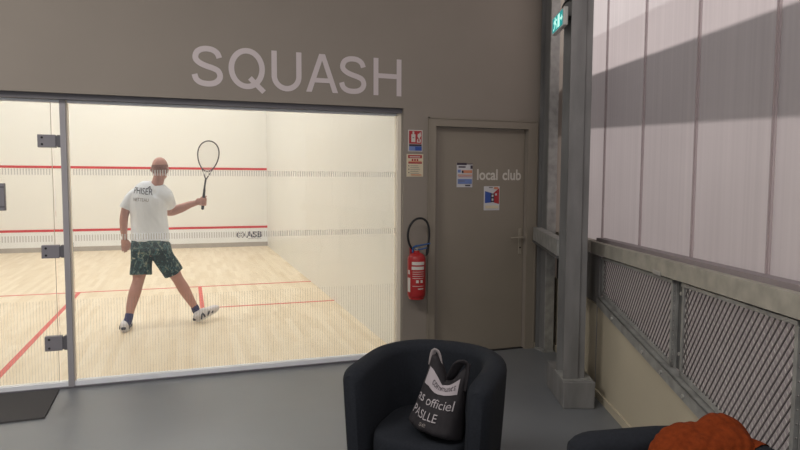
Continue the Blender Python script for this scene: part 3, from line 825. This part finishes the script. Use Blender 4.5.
# ------------------------------------------------------------------ unseen slabs added beyond the polycarbonate to cast its shade bands
SUN_EL, SUN_AZ = math.radians(38), math.radians(8)
sun_to = (E_ * math.cos(SUN_AZ) - D_ * math.sin(SUN_AZ)) * math.cos(SUN_EL) + V((0, 0, math.sin(SUN_EL)))   # towards the sun
def outside(s, z, t): return W(s, .125, z) + sun_to * t
def slab(name, pts, t, m):
    bm = bmesh.new()
    a = [bm.verts.new(outside(s, z, t)) for s, z in pts]; b = [bm.verts.new(outside(s, z, t + .02)) for s, z in pts]
    bm.faces.new(a); bm.faces.new(b[::-1])
    for i in range(len(pts)): bm.faces.new((a[i], b[i], b[(i + 1) % len(pts)], a[(i + 1) % len(pts)]))
    return struct(name, bm, m)
up = lambda s: 2.360 - .061 * s
u2 = lambda s: 2.64 - .085 * s
lo = lambda s: 1.928 - .066 * s
slab('added_shade_band', [(-2.5, up(-2.5)), (4, up(4)), (4, lo(4)), (-2.5, lo(-2.5))], .9, M['steel_dark'])  # added unseen blocker, shaped to the dark band it casts
slab('added_shade_low', [(-2.5, 1.03), (4, 1.14), (4, -.3), (-2.5, -.3)], .6, M['dimmer_low'])  # added unseen slab, dims the sheet below the beam
slab('added_shade_upper', [(-2.5, u2(-2.5)), (4, u2(4)), (4, up(4)), (-2.5, up(-2.5))], .8, M['dimmer_faint'])  # added unseen slab, faint step of shade above the band
slab('added_shade_lower', [(-2.5, lo(-2.5)), (4, lo(4)), (4, -.3), (-2.5, -.3)], .75, M['dimmer'])  # added unseen slab, partly dims the sun below the band

# ------------------------------------------------------------------ armchairs
def tub_chair(loc, rz, label, group=None):
    T = Matrix.Translation(V(loc)) @ Matrix.Rotation(rz, 4, 'Z')
    r = empty('tub_armchair', loc, label, 'armchair', group); r.rotation_euler = (0, 0, rz)
    hw, yf, yb, th = .306, -.30, .27, .058         # centre line of the wall, half thickness
    pts = []                                       # plan of the shell, front-left round the back to front-right
    nst, nar = 10, 26
    R = .30
    for k in range(nst): pts.append((-hw, yf + (yb - R - yf) * k / nst))
    for k in range(nar + 1):
        a = PI - PI * k / nar
        ca, sa = math.cos(a), math.sin(a)
        pw = 2 / 2.35
        pts.append((hw * math.copysign(abs(ca) ** pw, ca), yb - R + R * abs(sa) ** pw))
    for k in range(1, nst + 1): pts.append((hw, yb - R + (yf - yb + R) * k / nst))
    n = len(pts)
    def top(y):
        q = min(1, max(0, (y - yf) / (yb - yf)))
        return .672 + .033 * q
    z0 = .075
    bm = bmesh.new(); rings = []
    for i in range(n):
        a, b = pts[max(i - 1, 0)], pts[min(i + 1, n - 1)]
        t = V((b[0] - a[0], b[1] - a[1])).normalized(); nn = V((-t.y, t.x))     # left of travel = outwards
        endf = min(i, n - 1 - i); e = 1.0; push = 0
        zt = top(pts[i][1])
        if endf < 4:
            e = (.50, .82, .95, 1)[endf]
            zt -= (.026, .010, .003, 0)[endf]
        sec = []
        hh = zt - z0
        K = 9
        prof = [(1, 0), (1, .25), (1, .5), (1, .75)]
        prof += [(math.cos(q), None, math.sin(q)) for q in [PI * j / K for j in range(1, K)]]
        prof += [(-1, .75), (-1, .5), (-1, .25), (-1, 0)]
        ring = []
        for p in prof:
            if len(p) == 2: off, z = p[0] * th * e, z0 + (hh - th * .8) * p[1] / .75 * 1.0 if p[1] else z0
            else: off, z = p[0] * th * e, zt - th * .8 + th * .8 * p[2]
            f = (z - z0) / .65
            flare = 1 - .115 * max(0.0, 1 - f) ** 1.2
            x = (pts[i][0] + nn.x * off) * flare; y = pts[i][1] + nn.y * off
            y = y * (flare if y > 0 else 1)
            ring.append(bm.verts.new(T @ V((x, y, z))))
        rings.append(ring)
    m = len(rings[0])
    for A, B in zip(rings, rings[1:]):
        for k in range(m): bm.faces.new((A[k], A[(k + 1) % m], B[(k + 1) % m], B[k]))
    bm.faces.new(rings[0]); bm.faces.new(rings[-1][::-1])
    obj('shell', bm, M['chair'], r, auto=55)
    # seat base and cushion, plan follows the shell's inside
    def seat(z0, z1, inset, front, rnd):
        bm = bmesh.new(); rings = []
        prof = [(.0, z0), (.0, z0)] if not rnd else []
        lev = [(1 - rnd, z0), (1 - rnd * .3, z0 + rnd * .25), (1, z0 + .03), (1, z1 - .04), (1 - rnd * .25, z1 - .014), (1 - rnd * .8, z1 - .002), (1 - rnd * 2.2, z1 + .004), (.5, z1 + .012)]
        for sc_, z in lev:
            ring = []
            for k in range(48):
                a = 2 * PI * k / 48
                ca, sa = math.cos(a), math.sin(a)
                p_ = 2 / 3.6
                x = (hw - th - inset) * math.copysign(abs(ca) ** p_, ca); y = math.copysign(abs(sa) ** p_, sa)
                y = y * (yb - th - inset) if y > 0 else y * front
                ring.append(bm.verts.new(T @ V((x * sc_ * .965, y * sc_ * .97, z))))
            rings.append(ring)
        for A, B in zip(rings, rings[1:]):
            for k in range(48): bm.faces.new((A[k], A[(k + 1) % 48], B[(k + 1) % 48], B[k]))
        bm.faces.new(rings[0][::-1]); bm.faces.new(rings[-1])
        return bm
    obj('seat_base', seat(.085, .235, -.012, .288, .02), M['chair'], r, auto=50)
    obj('seat_cushion', seat(.238, .372, .0, .315, .05), M['chair'], r, auto=60)
    for sx, sy in ((-1, -1), (1, -1), (-1, 1), (1, 1)):
        bm = bmesh.new(); cyl(bm, T @ V((sx * .25, sy * .22, 0)), T @ V((sx * .26, sy * .225, .085)), .014, .022, n=12); obj('foot', bm, M['black'], r)
    return r, T

CH1, T1 = tub_chair((-.653, -2.341, 0), math.radians(-41), 'dark navy tub armchair with the black tote bag on its seat')
CH2, T2 = tub_chair((-.319, -3.682, 0), math.radians(-105), 'dark navy tub armchair with the orange scarf on its rim, below the mesh guard')

from mathutils.bvhtree import BVHTree
def push_out(me, chair, gap=.006):
    """let cloth rest on the chair's surfaces instead of sinking into them"""
    trees = []
    for c in chair.children:
        if c.type == 'MESH' and c.name.split('.')[0] != 'foot':
            trees.append(BVHTree.FromPolygons([v.co.copy() for v in c.data.vertices], [tuple(p.vertices) for p in c.data.polygons]))
    for _ in range(3):
        for v in me.vertices:
            for t in trees:
                loc, nor, i_, d_ = t.find_nearest(v.co)
                if loc is not None and (v.co - loc).dot(nor) < gap: 
                    if d_ < .09: v.co = loc + nor * gap

# ------------------------------------------------------------------ tote bag leaning in the first chair
bag = empty('tote_bag', (-.62, -2.42, .44), 'black cloth tote bag with white print slumped in the navy armchair', 'bag')
VX = V((math.cos(yaw), -math.sin(yaw), 0)); VY = V((math.sin(yaw), math.cos(yaw), 0))
BA = math.radians(52); BX = V((math.cos(BA), -math.sin(BA), 0)); BY = V((math.sin(BA), math.cos(BA), 0))
BO = V((-.708, -2.520, .387))
TILT = math.radians(-9)
def bag_pt(u, v, side):
    """u across -1..1, v up 0..1; side -1 = printed face, 1 = back"""
    hw = .118 + .02 * (1 - v) ** 2 - .018 * v
    top = .300 + .040 * math.cos((u + .75) * 3.4) * 1.0 - .035 * (1 - abs(u)) 
    if u > 0: top += .012
    x = u * hw; z = v * .262 + (top - .275) * v ** 4
    th_ = (.10 * (1 - v) ** .8 + .016) * max(0.0, 1 - abs(u) ** 3.0) ** .6 + .004
    if v < .12: th_ *= (.45 + .55 * (v / .12) ** .5); z += 0
    wr_ = .012 * noise.noise(V((u * 2.2 + side * 3, v * 3.0, 1.7))) + .006 * noise.noise(V((u * 6 + side * 2, v * 6 + u * 2, 4.1)))
    y = side * th_ + wr_ * (1 - abs(u) ** 6)
    # lean back and tilt in the picture plane
    y += .05 * v
    xr = x * math.cos(TILT) - z * math.sin(TILT)
    zr = -x * math.sin(TILT) * -1 + z * math.cos(TILT)
    zr += .022
    return BO + BX * xr + BY * y + V((0, 0, max(zr, .0)))
bm = bmesh.new(); NU, NV = 40, 30
G = {}
for sd in (-1, 1):
    for i in range(NU + 1):
        for j in range(NV + 1): G[sd, i, j] = bm.verts.new(bag_pt(-1 + 2 * i / NU, j / NV, sd))
for sd in (-1, 1):
    for i in range(NU):
        for j in range(NV): bm.faces.new((G[sd, i, j], G[sd, i + 1, j], G[sd, i + 1, j + 1], G[sd, i, j + 1]))
for i in range(NU):
    for j in (0, NV): bm.faces.new((G[-1, i, j], G[-1, i + 1, j], G[1, i + 1, j], G[1, i, j]))
for j in range(NV):
    for i in (0, NU): bm.faces.new((G[-1, i, j], G[-1, i, j + 1], G[1, i, j + 1], G[1, i, j]))
bb_ = obj('bag_body', bm, M['bag'], bag, smooth=True); push_out(bb_.data, CH1)
def bagp(u0, v0, sx=1 / .118, sv=1 / .31, rot=0.0, out=.004):
    def f(u, v, t):
        uu = u * math.cos(rot) - v * math.sin(rot); vv = u * math.sin(rot) + v * math.cos(rot)
        p = bag_pt(max(-1, min(1, u0 + uu * sx)), max(0, min(1, v0 + vv * sv)), -1)
        return p - BY * out + V((0, 0, out * .6))
    return f
bm = bmesh.new(); f = bagp(-.80, .70, out=.003)
g = [[bm.verts.new(f(.185 * i / 12, .060 * j / 3, 0)) for j in range(4)] for i in range(13)]
for i in range(12):
    for j in range(3): bm.faces.new((g[i][j], g[i + 1][j], g[i + 1][j + 1], g[i][j + 1]))
bd = obj('printed_band', bm, M['bag_label'], bag, smooth=True)
text('band_print', 'communes', M['bag_text'], bd, (.125, .022), bagp(-.40, .765, out=.0045), sub=1)
text('bag_print', 'as officiel', M['bag_print'], bag, (.190, .044), bagp(-.84, .47, out=.004), sub=2)
text('bag_print', 'PASLLE', M['bag_print'], bag, (.130, .042), bagp(-.80, .25, out=.005), sub=2)
text('bag_print', 'se', M['sign_grey'], bag, (.03, .016), bagp(-.25, .15, out=.005), sub=1)
bm = bmesh.new()
def q(u, v, dy, dz): return bag_pt(u, v, 1) + BY * dy + V((0, 0, dz))
loft(bm, [q(-.98, .90, -.01, 0), q(-.90, 1, -.012, .018), q(-.66, 1, -.01, .016), q(-.45, .97, -.01, -.006)], [(.010, .005), (.016, .006), (.014, .006), (.006, .005)], n=10)
obj('lining_fold', bm, M['bag_lining'], bag, smooth=True)
bm = bmesh.new()
loft(bm, [q(.05, .93, -.02, 0), q(.30, 1, -.03, .03), q(.62, 1, -.03, .045), q(.90, .98, -.02, .01), q(.96, .8, -.03, -.02)], [(.024, .007), (.028, .008), (.03, .009), (.026, .008), (.02, .006)], n=12)
obj('strap', bm, M['bag'], bag, smooth=True)

# ------------------------------------------------------------------ orange scarf heaped on the second chair
SC = V((-.165, -3.535, .672))
def sl_(x, y, z): return SC + VX * (x * .86) + VY * (y * .9) + V((0, 0, z * .9))
bm = bmesh.new()
def fold(pp, rr, side=(0, 0, 1)): loft(bm, [sl_(*p) for p in pp], rr, n=14, sub=6, side=side)
ellipsoid(bm, sl_(-.03, 0, -.01), (.135, .10, .055))
ellipsoid(bm, sl_(.075, -.01, .0), (.09, .09, .085))
fold([(-.185, -.05, -.10), (-.165, -.03, -.02), (-.10, 0, .035), (-.02, .03, .045), (.03, .04, .03)], [(.03, .05), (.035, .055), (.03, .06), (.028, .05), (.02, .04)])
fold([(-.13, -.10, -.11), (-.11, -.08, -.03), (-.05, -.05, .028), (.02, -.01, .045)], [(.03, .035), (.03, .04), (.028, .04), (.02, .03)])
fold([(-.06, -.13, -.13), (-.045, -.11, -.05), (.0, -.07, .02), (.05, -.03, .05)], [(.03, .03), (.03, .035), (.026, .035), (.02, .03)])
fold([(.025, -.06, -.14), (.03, -.065, -.05), (.03, -.03, .04), (.035, .01, .078), (.085, .03, .085), (.14, .03, .055), (.18, .02, -.02), (.20, .0, -.12)], [(.025, .04), (.03, .04), (.03, .04), (.024, .045), (.024, .05), (.03, .05), (.03, .05), (.03, .04)])
fold([(.09, -.10, -.14), (.10, -.09, -.04), (.11, -.06, .035), (.12, -.01, .06)], [(.035, .035), (.04, .04), (.03, .04), (.02, .03)])
fold([(.15, -.09, -.15), (.16, -.07, -.06), (.16, -.03, .01)], [(.03, .03), (.03, .035), (.02, .03)])
fold([(-.19, .04, -.09), (-.10, .07, -.02), (.0, .09, .0), (.1, .09, -.0), (.19, .06, -.07)], [(.03, .04)] * 5)
me = remesh(bm, .006, 4)
def ridges(co, n):
    l = co - SC
    a = math.sin((l.dot(VX) * 1.0 + .35 * l.z + .08 * noise.noise(l * 9)) * 150)
    return n * (.0016 * a + .004 * noise.noise(l * 8))
displace(me, ridges)
push_out(me, CH2)
def trim_contact(me, chair):
    """drop the hidden faces underneath, where the cloth lies on the rim"""
    for _ in range(2):
        b0 = BVHTree.FromPolygons([v.co.copy() for v in me.vertices], [tuple(p.vertices) for p in me.polygons]); bad = set()
        for c in chair.children:
            if c.type == 'MESH':
                t = BVHTree.FromPolygons([v.co.copy() for v in c.data.vertices], [tuple(p.vertices) for p in c.data.polygons])
                bad |= {a for a, _b in b0.overlap(t)}
        if not bad: return
        bm = bmesh.new(); bm.from_mesh(me); bm.faces.ensure_lookup_table()
        bmesh.ops.delete(bm, geom=[bm.faces[i] for i in bad], context='FACES'); bm.to_mesh(me); bm.free()
trim_contact(me, CH2)
tag(link('scarf', me, M['scarf'], smooth=True), 'crumpled rust orange knitted scarf heaped on the rim of an armchair', 'scarf')

# ------------------------------------------------------------------ the player
PM = Matrix.Translation(V((-2.114, 1.832, 0))) @ Matrix.Rotation(-yaw, 4, 'Z')
def Pp(x, y, z): return PM @ V((x, y, z))
per = empty('person', PM.translation, 'bald squash player seen from behind in white shirt and dark patterned shorts, holding a racket', 'person')
def plimb(bm, pp, rr, side=(1, 0, 0), **k): return loft(bm, [Pp(*p) for p in pp], rr, side=PM.to_3x3() @ V(side), **k)

bm = bmesh.new()
# torso (under the clothes), neck, head
plimb(bm, [(-.037, 0, .84), (-.037, 0, .98), (-.04, 0, 1.12), (-.045, 0, 1.30), (-.02, 0, 1.42), (.03, 0, 1.47)], [(.15, .10), (.15, .10), (.15, .105), (.165, .11), (.13, .09), (.07, .07)])
plimb(bm, [(.035, -.005, 1.42), (.05, .005, 1.50), (.066, .02, 1.58)], [(.066, .06), (.058, .058), (.056, .06)])
ellipsoid(bm, Pp(.077, .020, 1.683), (.077, .098, .098), PM.to_3x3().to_4x4())
ellipsoid(bm, Pp(.073, .032, 1.625), (.066, .085, .075), PM.to_3x3().to_4x4())
ellipsoid(bm, Pp(.075, .075, 1.585), (.048, .045, .035), PM.to_3x3().to_4x4())       # jaw
plimb(bm, [(.077, .118, 1.67), (.077, .142, 1.636), (.077, .125, 1.622)], [(.010, .010), (.016, .014), (.014, .010)], n=10)   # nose
plimb(bm, [(.045, .108, 1.685), (.077, .116, 1.688), (.109, .108, 1.685)], [(.010, .010)] * 3, side=(0, 1, 0), n=10)          # brow
plimb(bm, [(.058, .112, 1.600), (.077, .118, 1.601), (.096, .112, 1.600)], [(.008, .008)] * 3, side=(0, 1, 0), n=10)          # lips
for sx in (-1, 1):
    plimb(bm, [(.075 + sx * .078, .022, 1.625), (.075 + sx * .088, .012, 1.650), (.075 + sx * .084, .022, 1.675)], [(.007, .012), (.010, .018), (.008, .014)], n=10)
# arms
plimb(bm, [(-.165, -.01, 1.40), (-.235, -.035, 1.31), (-.272, -.05, 1.19), (-.290, -.035, 1.12), (-.312, .01, 1.02), (-.325, .05, .935)],
      [(.055, .06), (.050, .052), (.042, .045), (.041, .044), (.035, .040), (.025, .030)])
plimb(bm, [(.10, .03, 1.40), (.095, .12, 1.32), (.066, .235, 1.222), (.102, .262, 1.210), (.20, .268, 1.242), (.29, .27, 1.278), (.375, .27, 1.302)],
      [(.058, .058), (.056, .057), (.054, .053), (.053, .052), (.050, .048), (.040, .038), (.028, .028)], side=(0, 1, 0))
# legs
plimb(bm, [(-.115, 0, .86), (-.125, -.01, .72), (-.145, -.03, .56), (-.155, -.04, .49), (-.172, -.095, .37), (-.190, -.14, .25), (-.200, -.168, .15), (-.204, -.18, .115)],
      [(.09, .095), (.085, .09), (.066, .068), (.057, .060), (.060, .062), (.048, .05), (.035, .038), (.036, .042)])
plimb(bm, [(.045, .03, .86), (.085, .06, .72), (.160, .125, .56), (.192, .155, .48), (.240, .185, .375), (.290, .205, .27), (.345, .222, .165), (.356, .224, .13)],
      [(.09, .095), (.085, .09), (.066, .068), (.057, .060), (.061, .062), (.049, .05), (.035, .038), (.036, .042)])
# hanging left hand: palm and five separate fingers
plimb(bm, [(-.325, .05, .94), (-.330, .062, .90), (-.333, .072, .862)], [(.024, .016), (.039, .016), (.040, .014)])
for k, (dx, ln) in enumerate(((-.030, .068), (-.010, .078), (.010, .072), (.029, .056))):
    x = -.333 + dx
    plimb(bm, [(x, .072, .868), (x + dx * .12, .084, .868 - ln * .45), (x + dx * .14, .088, .868 - ln * .8), (x + dx * .10, .082, .868 - ln * 1.12)], [.0105, .0100, .0092, .0075], n=10)
plimb(bm, [(-.300, .058, .908), (-.282, .068, .882), (-.276, .082, .850), (-.278, .09, .828)], [.013, .012, .0105, .0085], n=10)
# racket hand
HA, HB = V((.4370, .258, 1.250)), V((.4610, .268, 1.490))                 # handle axis
ax = (HB - HA).normalized()
hx = (V((1, 0, 0)) - ax * ax.x).normalized(); hy = ax.cross(hx)
def hp(a, r, t): return HA + ax * t + hx * (r * math.cos(a)) + hy * (r * math.sin(a))
plimb(bm, [(.365, .27, 1.300), (.388, .257, 1.310), (.402, .252, 1.316)], [(.026, .024), (.022, .038), (.018, .040)], side=(0, 1, 0))
for k, t in enumerate((.030, .052, .074, .096)):
    a0 = math.radians(195)
    arc = [hp(a0 + math.radians(q_), rr, t + .0) for q_, rr in ((0, .030), (50, .030), (100, .0295), (150, .029), (195, .0285), (235, .028))]
    plimb(bm, [tuple(p) for p in arc], [.0105, .0112, .0108, .0100, .0095, .0080], side=(0, 0, 1), n=10)
arc = [hp(math.radians(q_), rr, t) for q_, rr, t in ((190, .034, .085), (140, .033, .105), (95, .030, .118), (45, .029, .122))]
plimb(bm, [tuple(p) for p in arc], [.013, .0125, .011, .009], side=(0, 0, 1), n=10)
body_me = remesh(bm, .0052, 5)
link('body', body_me, M['skin'], per, smooth=True)
for nm, sx in (('eye', -1), ('eye', 1)):
    bm = bmesh.new(); ellipsoid(bm, Pp(.077 + sx * .031, .103, 1.666), (.013, .010, .010), u=12, v=8); obj(nm, bm, M['sign_white'], per, smooth=True)
# cropped hair round the sides and back
bm = bmesh.new(); rr = []
for j in range(9):
    z = 1.612 + j * .0115
    q_ = (z - 1.683) / .098; base = math.sqrt(max(0, 1 - q_ * q_))
    low = (z - 1.625) / .075; b2_ = math.sqrt(max(0, 1 - low * low)) if abs(low) < 1 else 0
    row = []
    for i in range(31):
        a = math.radians(-195 + 210 * i / 30)
        rx = max(.077 * base, .066 * b2_) + .0035; ry = max(.098 * base, .085 * b2_) + .0035
        cx = .077
        e = 1 if 0 < j < 8 and 0 < i < 30 else .95
        row.append(bm.verts.new(Pp(cx + rx * math.cos(a) * e, .022 + ry * math.sin(a) * e, z)))
    rr.append(row)
for A, B in zip(rr, rr[1:]):
    for i in range(30): bm.faces.new((A[i], A[i + 1], B[i + 1], B[i]))
obj('hair', bm, M['hair'], per, smooth=True)

# shirt
bm = bmesh.new()
plimb(bm, [(-.037, 0, .912), (-.036, 0, .96), (-.038, 0, 1.06), (-.043, 0, 1.16), (-.044, .0, 1.27), (-.036, .002, 1.35), (-.015, .004, 1.42), (.022, .003, 1.468), (.042, .003, 1.495)],
      [(.197, .132), (.192, .130), (.184, .128), (.184, .132), (.190, .136), (.190, .134), (.165, .122), (.105, .095), (.070, .070)], cap='flat', power=2.15)
plimb(bm, [(-.120, 0, 1.405), (-.190, -.015, 1.372), (-.238, -.035, 1.30), (-.264, -.045, 1.245)], [(.065, .085), (.068, .078), (.062, .072), (.064, .070)], cap='flat')
plimb(bm, [(.06, .01, 1.410), (.112, .03, 1.380), (.116, .10, 1.325), (.104, .170, 1.280)], [(.08, .11), (.084, .10), (.078, .080), (.072, .072)], side=(1, 0, 0), cap='flat')
plimb(bm, [(.045, 0, 1.462), (.085, .012, 1.435), (.125, .03, 1.39)], [(.06, .085), (.065, .095), (.06, .09)])
plimb(bm, [(.02, 0, 1.462), (-.06, 0, 1.445), (-.14, 0, 1.40)], [(.05, .080), (.055, .095), (.06, .095)])
me = remesh(bm, .0075, 14)
iPM = PM.inverted()
def wrinkle(co, n):
    l = iPM @ co
    low = max(0, min(1, (1.30 - l.z) / .3))
    w = .010 * noise.noise(V((l.x * 9 + l.z * 3, l.y * 6, l.z * 4))) + .006 * noise.noise(V((l.x * 22 + l.z * 10, l.y * 10, l.z * 9)))
    return n * w * (.35 + low)
displace(me, wrinkle)
sh = link('t_shirt', me, M['shirt'], per, smooth=True)
bvh = BVHTree.FromPolygons([v.co.copy() for v in me.vertices], [tuple(p.vertices) for p in me.polygons])
pb = PM.to_3x3() @ V((0, 1, 0))
def backp(x0, z0, slope=0, bend=0):
    def f(u, v, t):
        o_ = Pp(x0 + u, -.6, z0 + v + slope * u)
        h_ = bvh.ray_cast(o_, pb)
        return (h_[0] if h_[0] is not None else Pp(x0 + u, -.13, z0 + v)) - pb * .004
    return f
text('shirt_print', 'PHISER', M['print_navy'], sh, (.195, .066), backp(-.150, 1.408, -.10), bold=-.004, sub=1)
text('shirt_print', 'NETTEAU', M['sign_grey'], sh, (.160, .034), backp(-.148, 1.330, -.06), bold=-.004, sub=1)
bm = bmesh.new(); 
plimb(bm, [(-.002, -.104, 1.462), (.014, -.090, 1.478), (.012, -.098, 1.45)], [.004, .004, .003], n=6); obj('neck_tag', bm, M['print_navy'], sh)

# shorts
bm = bmesh.new()
plimb(bm, [(-.037, 0, .918), (-.037, 0, .89), (-.036, .005, .83), (-.033, .01, .775)], [(.175, .125), (.184, .130), (.193, .138), (.18, .12)], cap='flat', power=2.4)
plimb(bm, [(-.125, 0, .86), (-.124, -.012, .74), (-.121, -.035, .62), (-.120, -.045, .562)], [(.098, .118), (.102, .115), (.104, .110), (.106, .110)], cap='flat', power=2.4)
plimb(bm, [(.055, .02, .86), (.080, .045, .74), (.135, .085, .62), (.163, .105, .556)], [(.10, .118), (.100, .115), (.098, .108), (.099, .108)], cap='flat', power=2.4)
me = remesh(bm, .0075, 2)
displace(me, lambda co, n: n * (.010 * noise.noise(V((co.x * 9, co.y * 9, co.z * 5)))))
link('shorts', me, M['shorts'], per, smooth=True)

# socks and shoes
def foot(heel, toe, up, ank):
    h, t = V(heel), V(toe); f_ = (t - h).normalized(); u_ = V(up); u_ = (u_ - f_ * u_.dot(f_)).normalized(); s_ = f_.cross(u_)
    def F(a, b, c): return Pp(*(h + f_ * a + s_ * b + u_ * c))
    bm = bmesh.new(); pts = [(-.006, .056, .034, .050), (.03, .060, .041, .056), (.08, .060, .042, .057), (.13, .052, .045, .048), (.18, .045, .050, .040), (.23, .040, .052, .035), (.27, .036, .048, .030), (.29, .032, .040, .024)]
    loft(bm, [F(a, 0, c) for a, c, hw_, hh in pts], [(hw_, hh) for a, c, hw_, hh in pts], side=F(0, 1, 0) - F(0, 0, 0), n=18, sub=3, power=2.5)
    shoe = obj('shoe', bm, M['shoe'], per, smooth=True)
    bm = bmesh.new(); out = []
    for k in range(36):
        a = 2 * PI * k / 36; ca, sa = math.cos(a), math.sin(a)
        q_ = (ca + 1) / 2
        out.append((.146 + .158 * ca, (.036 + .013 * q_ - .002 * math.sin(q_ * PI)) * math.copysign(abs(sa) ** .75, sa)))
    lo_ = [bm.verts.new(F(a, b, 0)) for a, b in out]; hi_ = [bm.verts.new(F(a, b, .026)) for a, b in out]
    bm.faces.new(lo_); bm.faces.new(hi_[::-1])
    for k in range(36): bm.faces.new((lo_[k], lo_[(k + 1) % 36], hi_[(k + 1) % 36], hi_[k]))
    obj('sole', bm, M['sole'], shoe)
    for sg in (-1, 1):
        for a0, a1, c0, c1 in ((.02, .05, .03, .085), (.075, .055, .03, .09), (.11, .15, .03, .07), (.17, .20, .028, .055)):
            w0 = .045 if a0 < .1 else .0495; bm = bmesh.new()
            loft(bm, [F(a0, sg * w0, c0), F((a0 + a1) / 2, sg * (w0 + .001), (c0 + c1) / 2), F(a1, sg * (w0 - .011), c1)], [(.010, .004), (.010, .004), (.008, .004)], side=f_ if False else (PM.to_3x3() @ f_), n=8, sub=2); obj('shoe_stripe', bm, M['shoe_navy'], shoe)
    bm = bmesh.new(); loft(bm, [F(-.036, -.018, .045), F(-.045, 0, .05), F(-.036, .018, .045)], [(.014, .004)] * 3, side=(0, 0, 1), n=8)
    obj('heel_tab', bm, M['shoe_navy'], shoe)
    bm = bmesh.new()
    for a in (.12, .14, .16, .18): loft(bm, [F(a, -.024, .100 - (a - .12) * .5), F(a + .004, 0, .106 - (a - .12) * .55), F(a, .024, .100 - (a - .12) * .5)], [.004] * 3, n=6, sub=2)
    obj('lace', bm, M['sole'], shoe)
    bm = bmesh.new(); loft(bm, [F(.055, 0, .06)] + [Pp(*p) for p in ank], [(.040, .044)] + [(.041, .045), (.041, .043)], n=16, sub=3)
    obj('sock', bm, M['sock'], per, smooth=True)
foot((-.222, -.245, .0), (-.300, .035, .0), (0, 0, 1), [(-.206, -.185, .11), (-.200, -.165, .165)])
foot((.380, .195, .012), (.515, .420, .090), (-.15, -.35, 1), [(.362, .227, .115), (.345, .222, .165)])

# ------------------------------------------------------------------ racket
rk = empty('squash_racket', Pp(*HA), "grey squash racket held upright in the player's right hand", 'racket')
bm = bmesh.new(); plimb(bm, [tuple(HA - ax * .012), tuple(HA + ax * .10), tuple(HA + ax * .19)], [(.016, .014), (.015, .013), (.013, .011)], n=10); obj('grip', bm, M['grip'], rk, smooth=True)
RC = V((.4965, .290, 1.806)); ru = (RC - HB).normalized(); ru = V((.075, .07, 1)).normalized()
rs = V((1, .05, -.075)).normalized()
bm = bmesh.new(); plimb(bm, [tuple(HA + ax * .18), tuple(HB), (.472, .274, 1.56)], [(.012, .010), (.010, .010), (.010, .009)], n=10); obj('shaft', bm, M['racket_dark'], rk, smooth=True)
def hoop(a):
    c, s = math.cos(a), math.sin(a)
    wdt = .112 * (1 + .16 * s)
    return RC + rs * (wdt * c) + ru * (.162 * s if s > 0 else .170 * s)
bm = bmesh.new()
plimb(bm, [tuple(hoop(2 * PI * k / 40)) for k in range(40)], [(.006, .007)] * 40, side=(0, 1, 0), n=8, sub=1, closed=True)
obj('head_frame', bm, M['racket'], rk, smooth=True)
bm = bmesh.new()
for a in (-128, -52):
    p = hoop(math.radians(a))
    plimb(bm, [(.472, .274, 1.55), tuple(V((.478, .278, 1.60)) + rs * (.025 if a > -90 else -.025)), tuple(p)], [.0075, .0065, .006], n=8)
obj('throat', bm, M['racket'], rk, smooth=True)
bm = bmesh.new()
for k in range(-7, 8):
    a = math.acos(max(-1, min(1, k / 8)))
    p, q_ = hoop(a), hoop(-a); plimb(bm, [tuple(p), tuple(q_)], [.0008] * 2, n=4, sub=1, cap='flat')
for k in range(-9, 10):
    a = math.asin(k / 10.2); p, q_ = hoop(a), hoop(PI - a); plimb(bm, [tuple(p), tuple(q_)], [.0008] * 2, n=4, sub=1, cap='flat')
obj('strings', bm, M['string'], rk)

# ------------------------------------------------------------------ light
def area(name, loc, sx, sy, energy, col, rot=(0, 0, 0)):
    l = bpy.data.lights.new(name, 'AREA'); l.shape = 'RECTANGLE'; l.size = sx; l.size_y = sy; l.energy = energy; l.color = col
    o = bpy.data.objects.new(name, l); o.location = loc; o.rotation_euler = rot; COL.objects.link(o); return o
for x in (-5.1, -3.2, -1.3):
    for y in (1.6, 4.9, 8.0):
        area('court_ceiling_light', (x, y, 5.6), 1.3, .5, 34, (1, .995, .99))
for x, y, e_ in ((-4.2, -3.0, 125), (-1.9, -4.2, 48)):
    area('added_lounge_fill', (x, y, 4.25), 1.6, 1.6, e_, (1, .96, .92))  # lamps added to lift the lounge's ambient light
sl_ = bpy.data.lights.new('sun', 'SUN'); sl_.energy = 3.9; sl_.angle = math.radians(1.2); sl_.color = (1, .97, .95)
so = bpy.data.objects.new('sun', sl_); COL.objects.link(so)
so.rotation_euler = sun_to.to_track_quat('Z', 'Y').to_euler()

w = bpy.data.worlds.new('sky'); scn.world = w; w.use_nodes = True
bg = w.node_tree.nodes['Background']; bg.inputs[0].default_value = (.98, .96, .97, 1); bg.inputs[1].default_value = .75
scn.view_settings.view_transform = 'Standard'
scn.view_settings.look = 'None'
scn.view_settings.exposure = 0.0
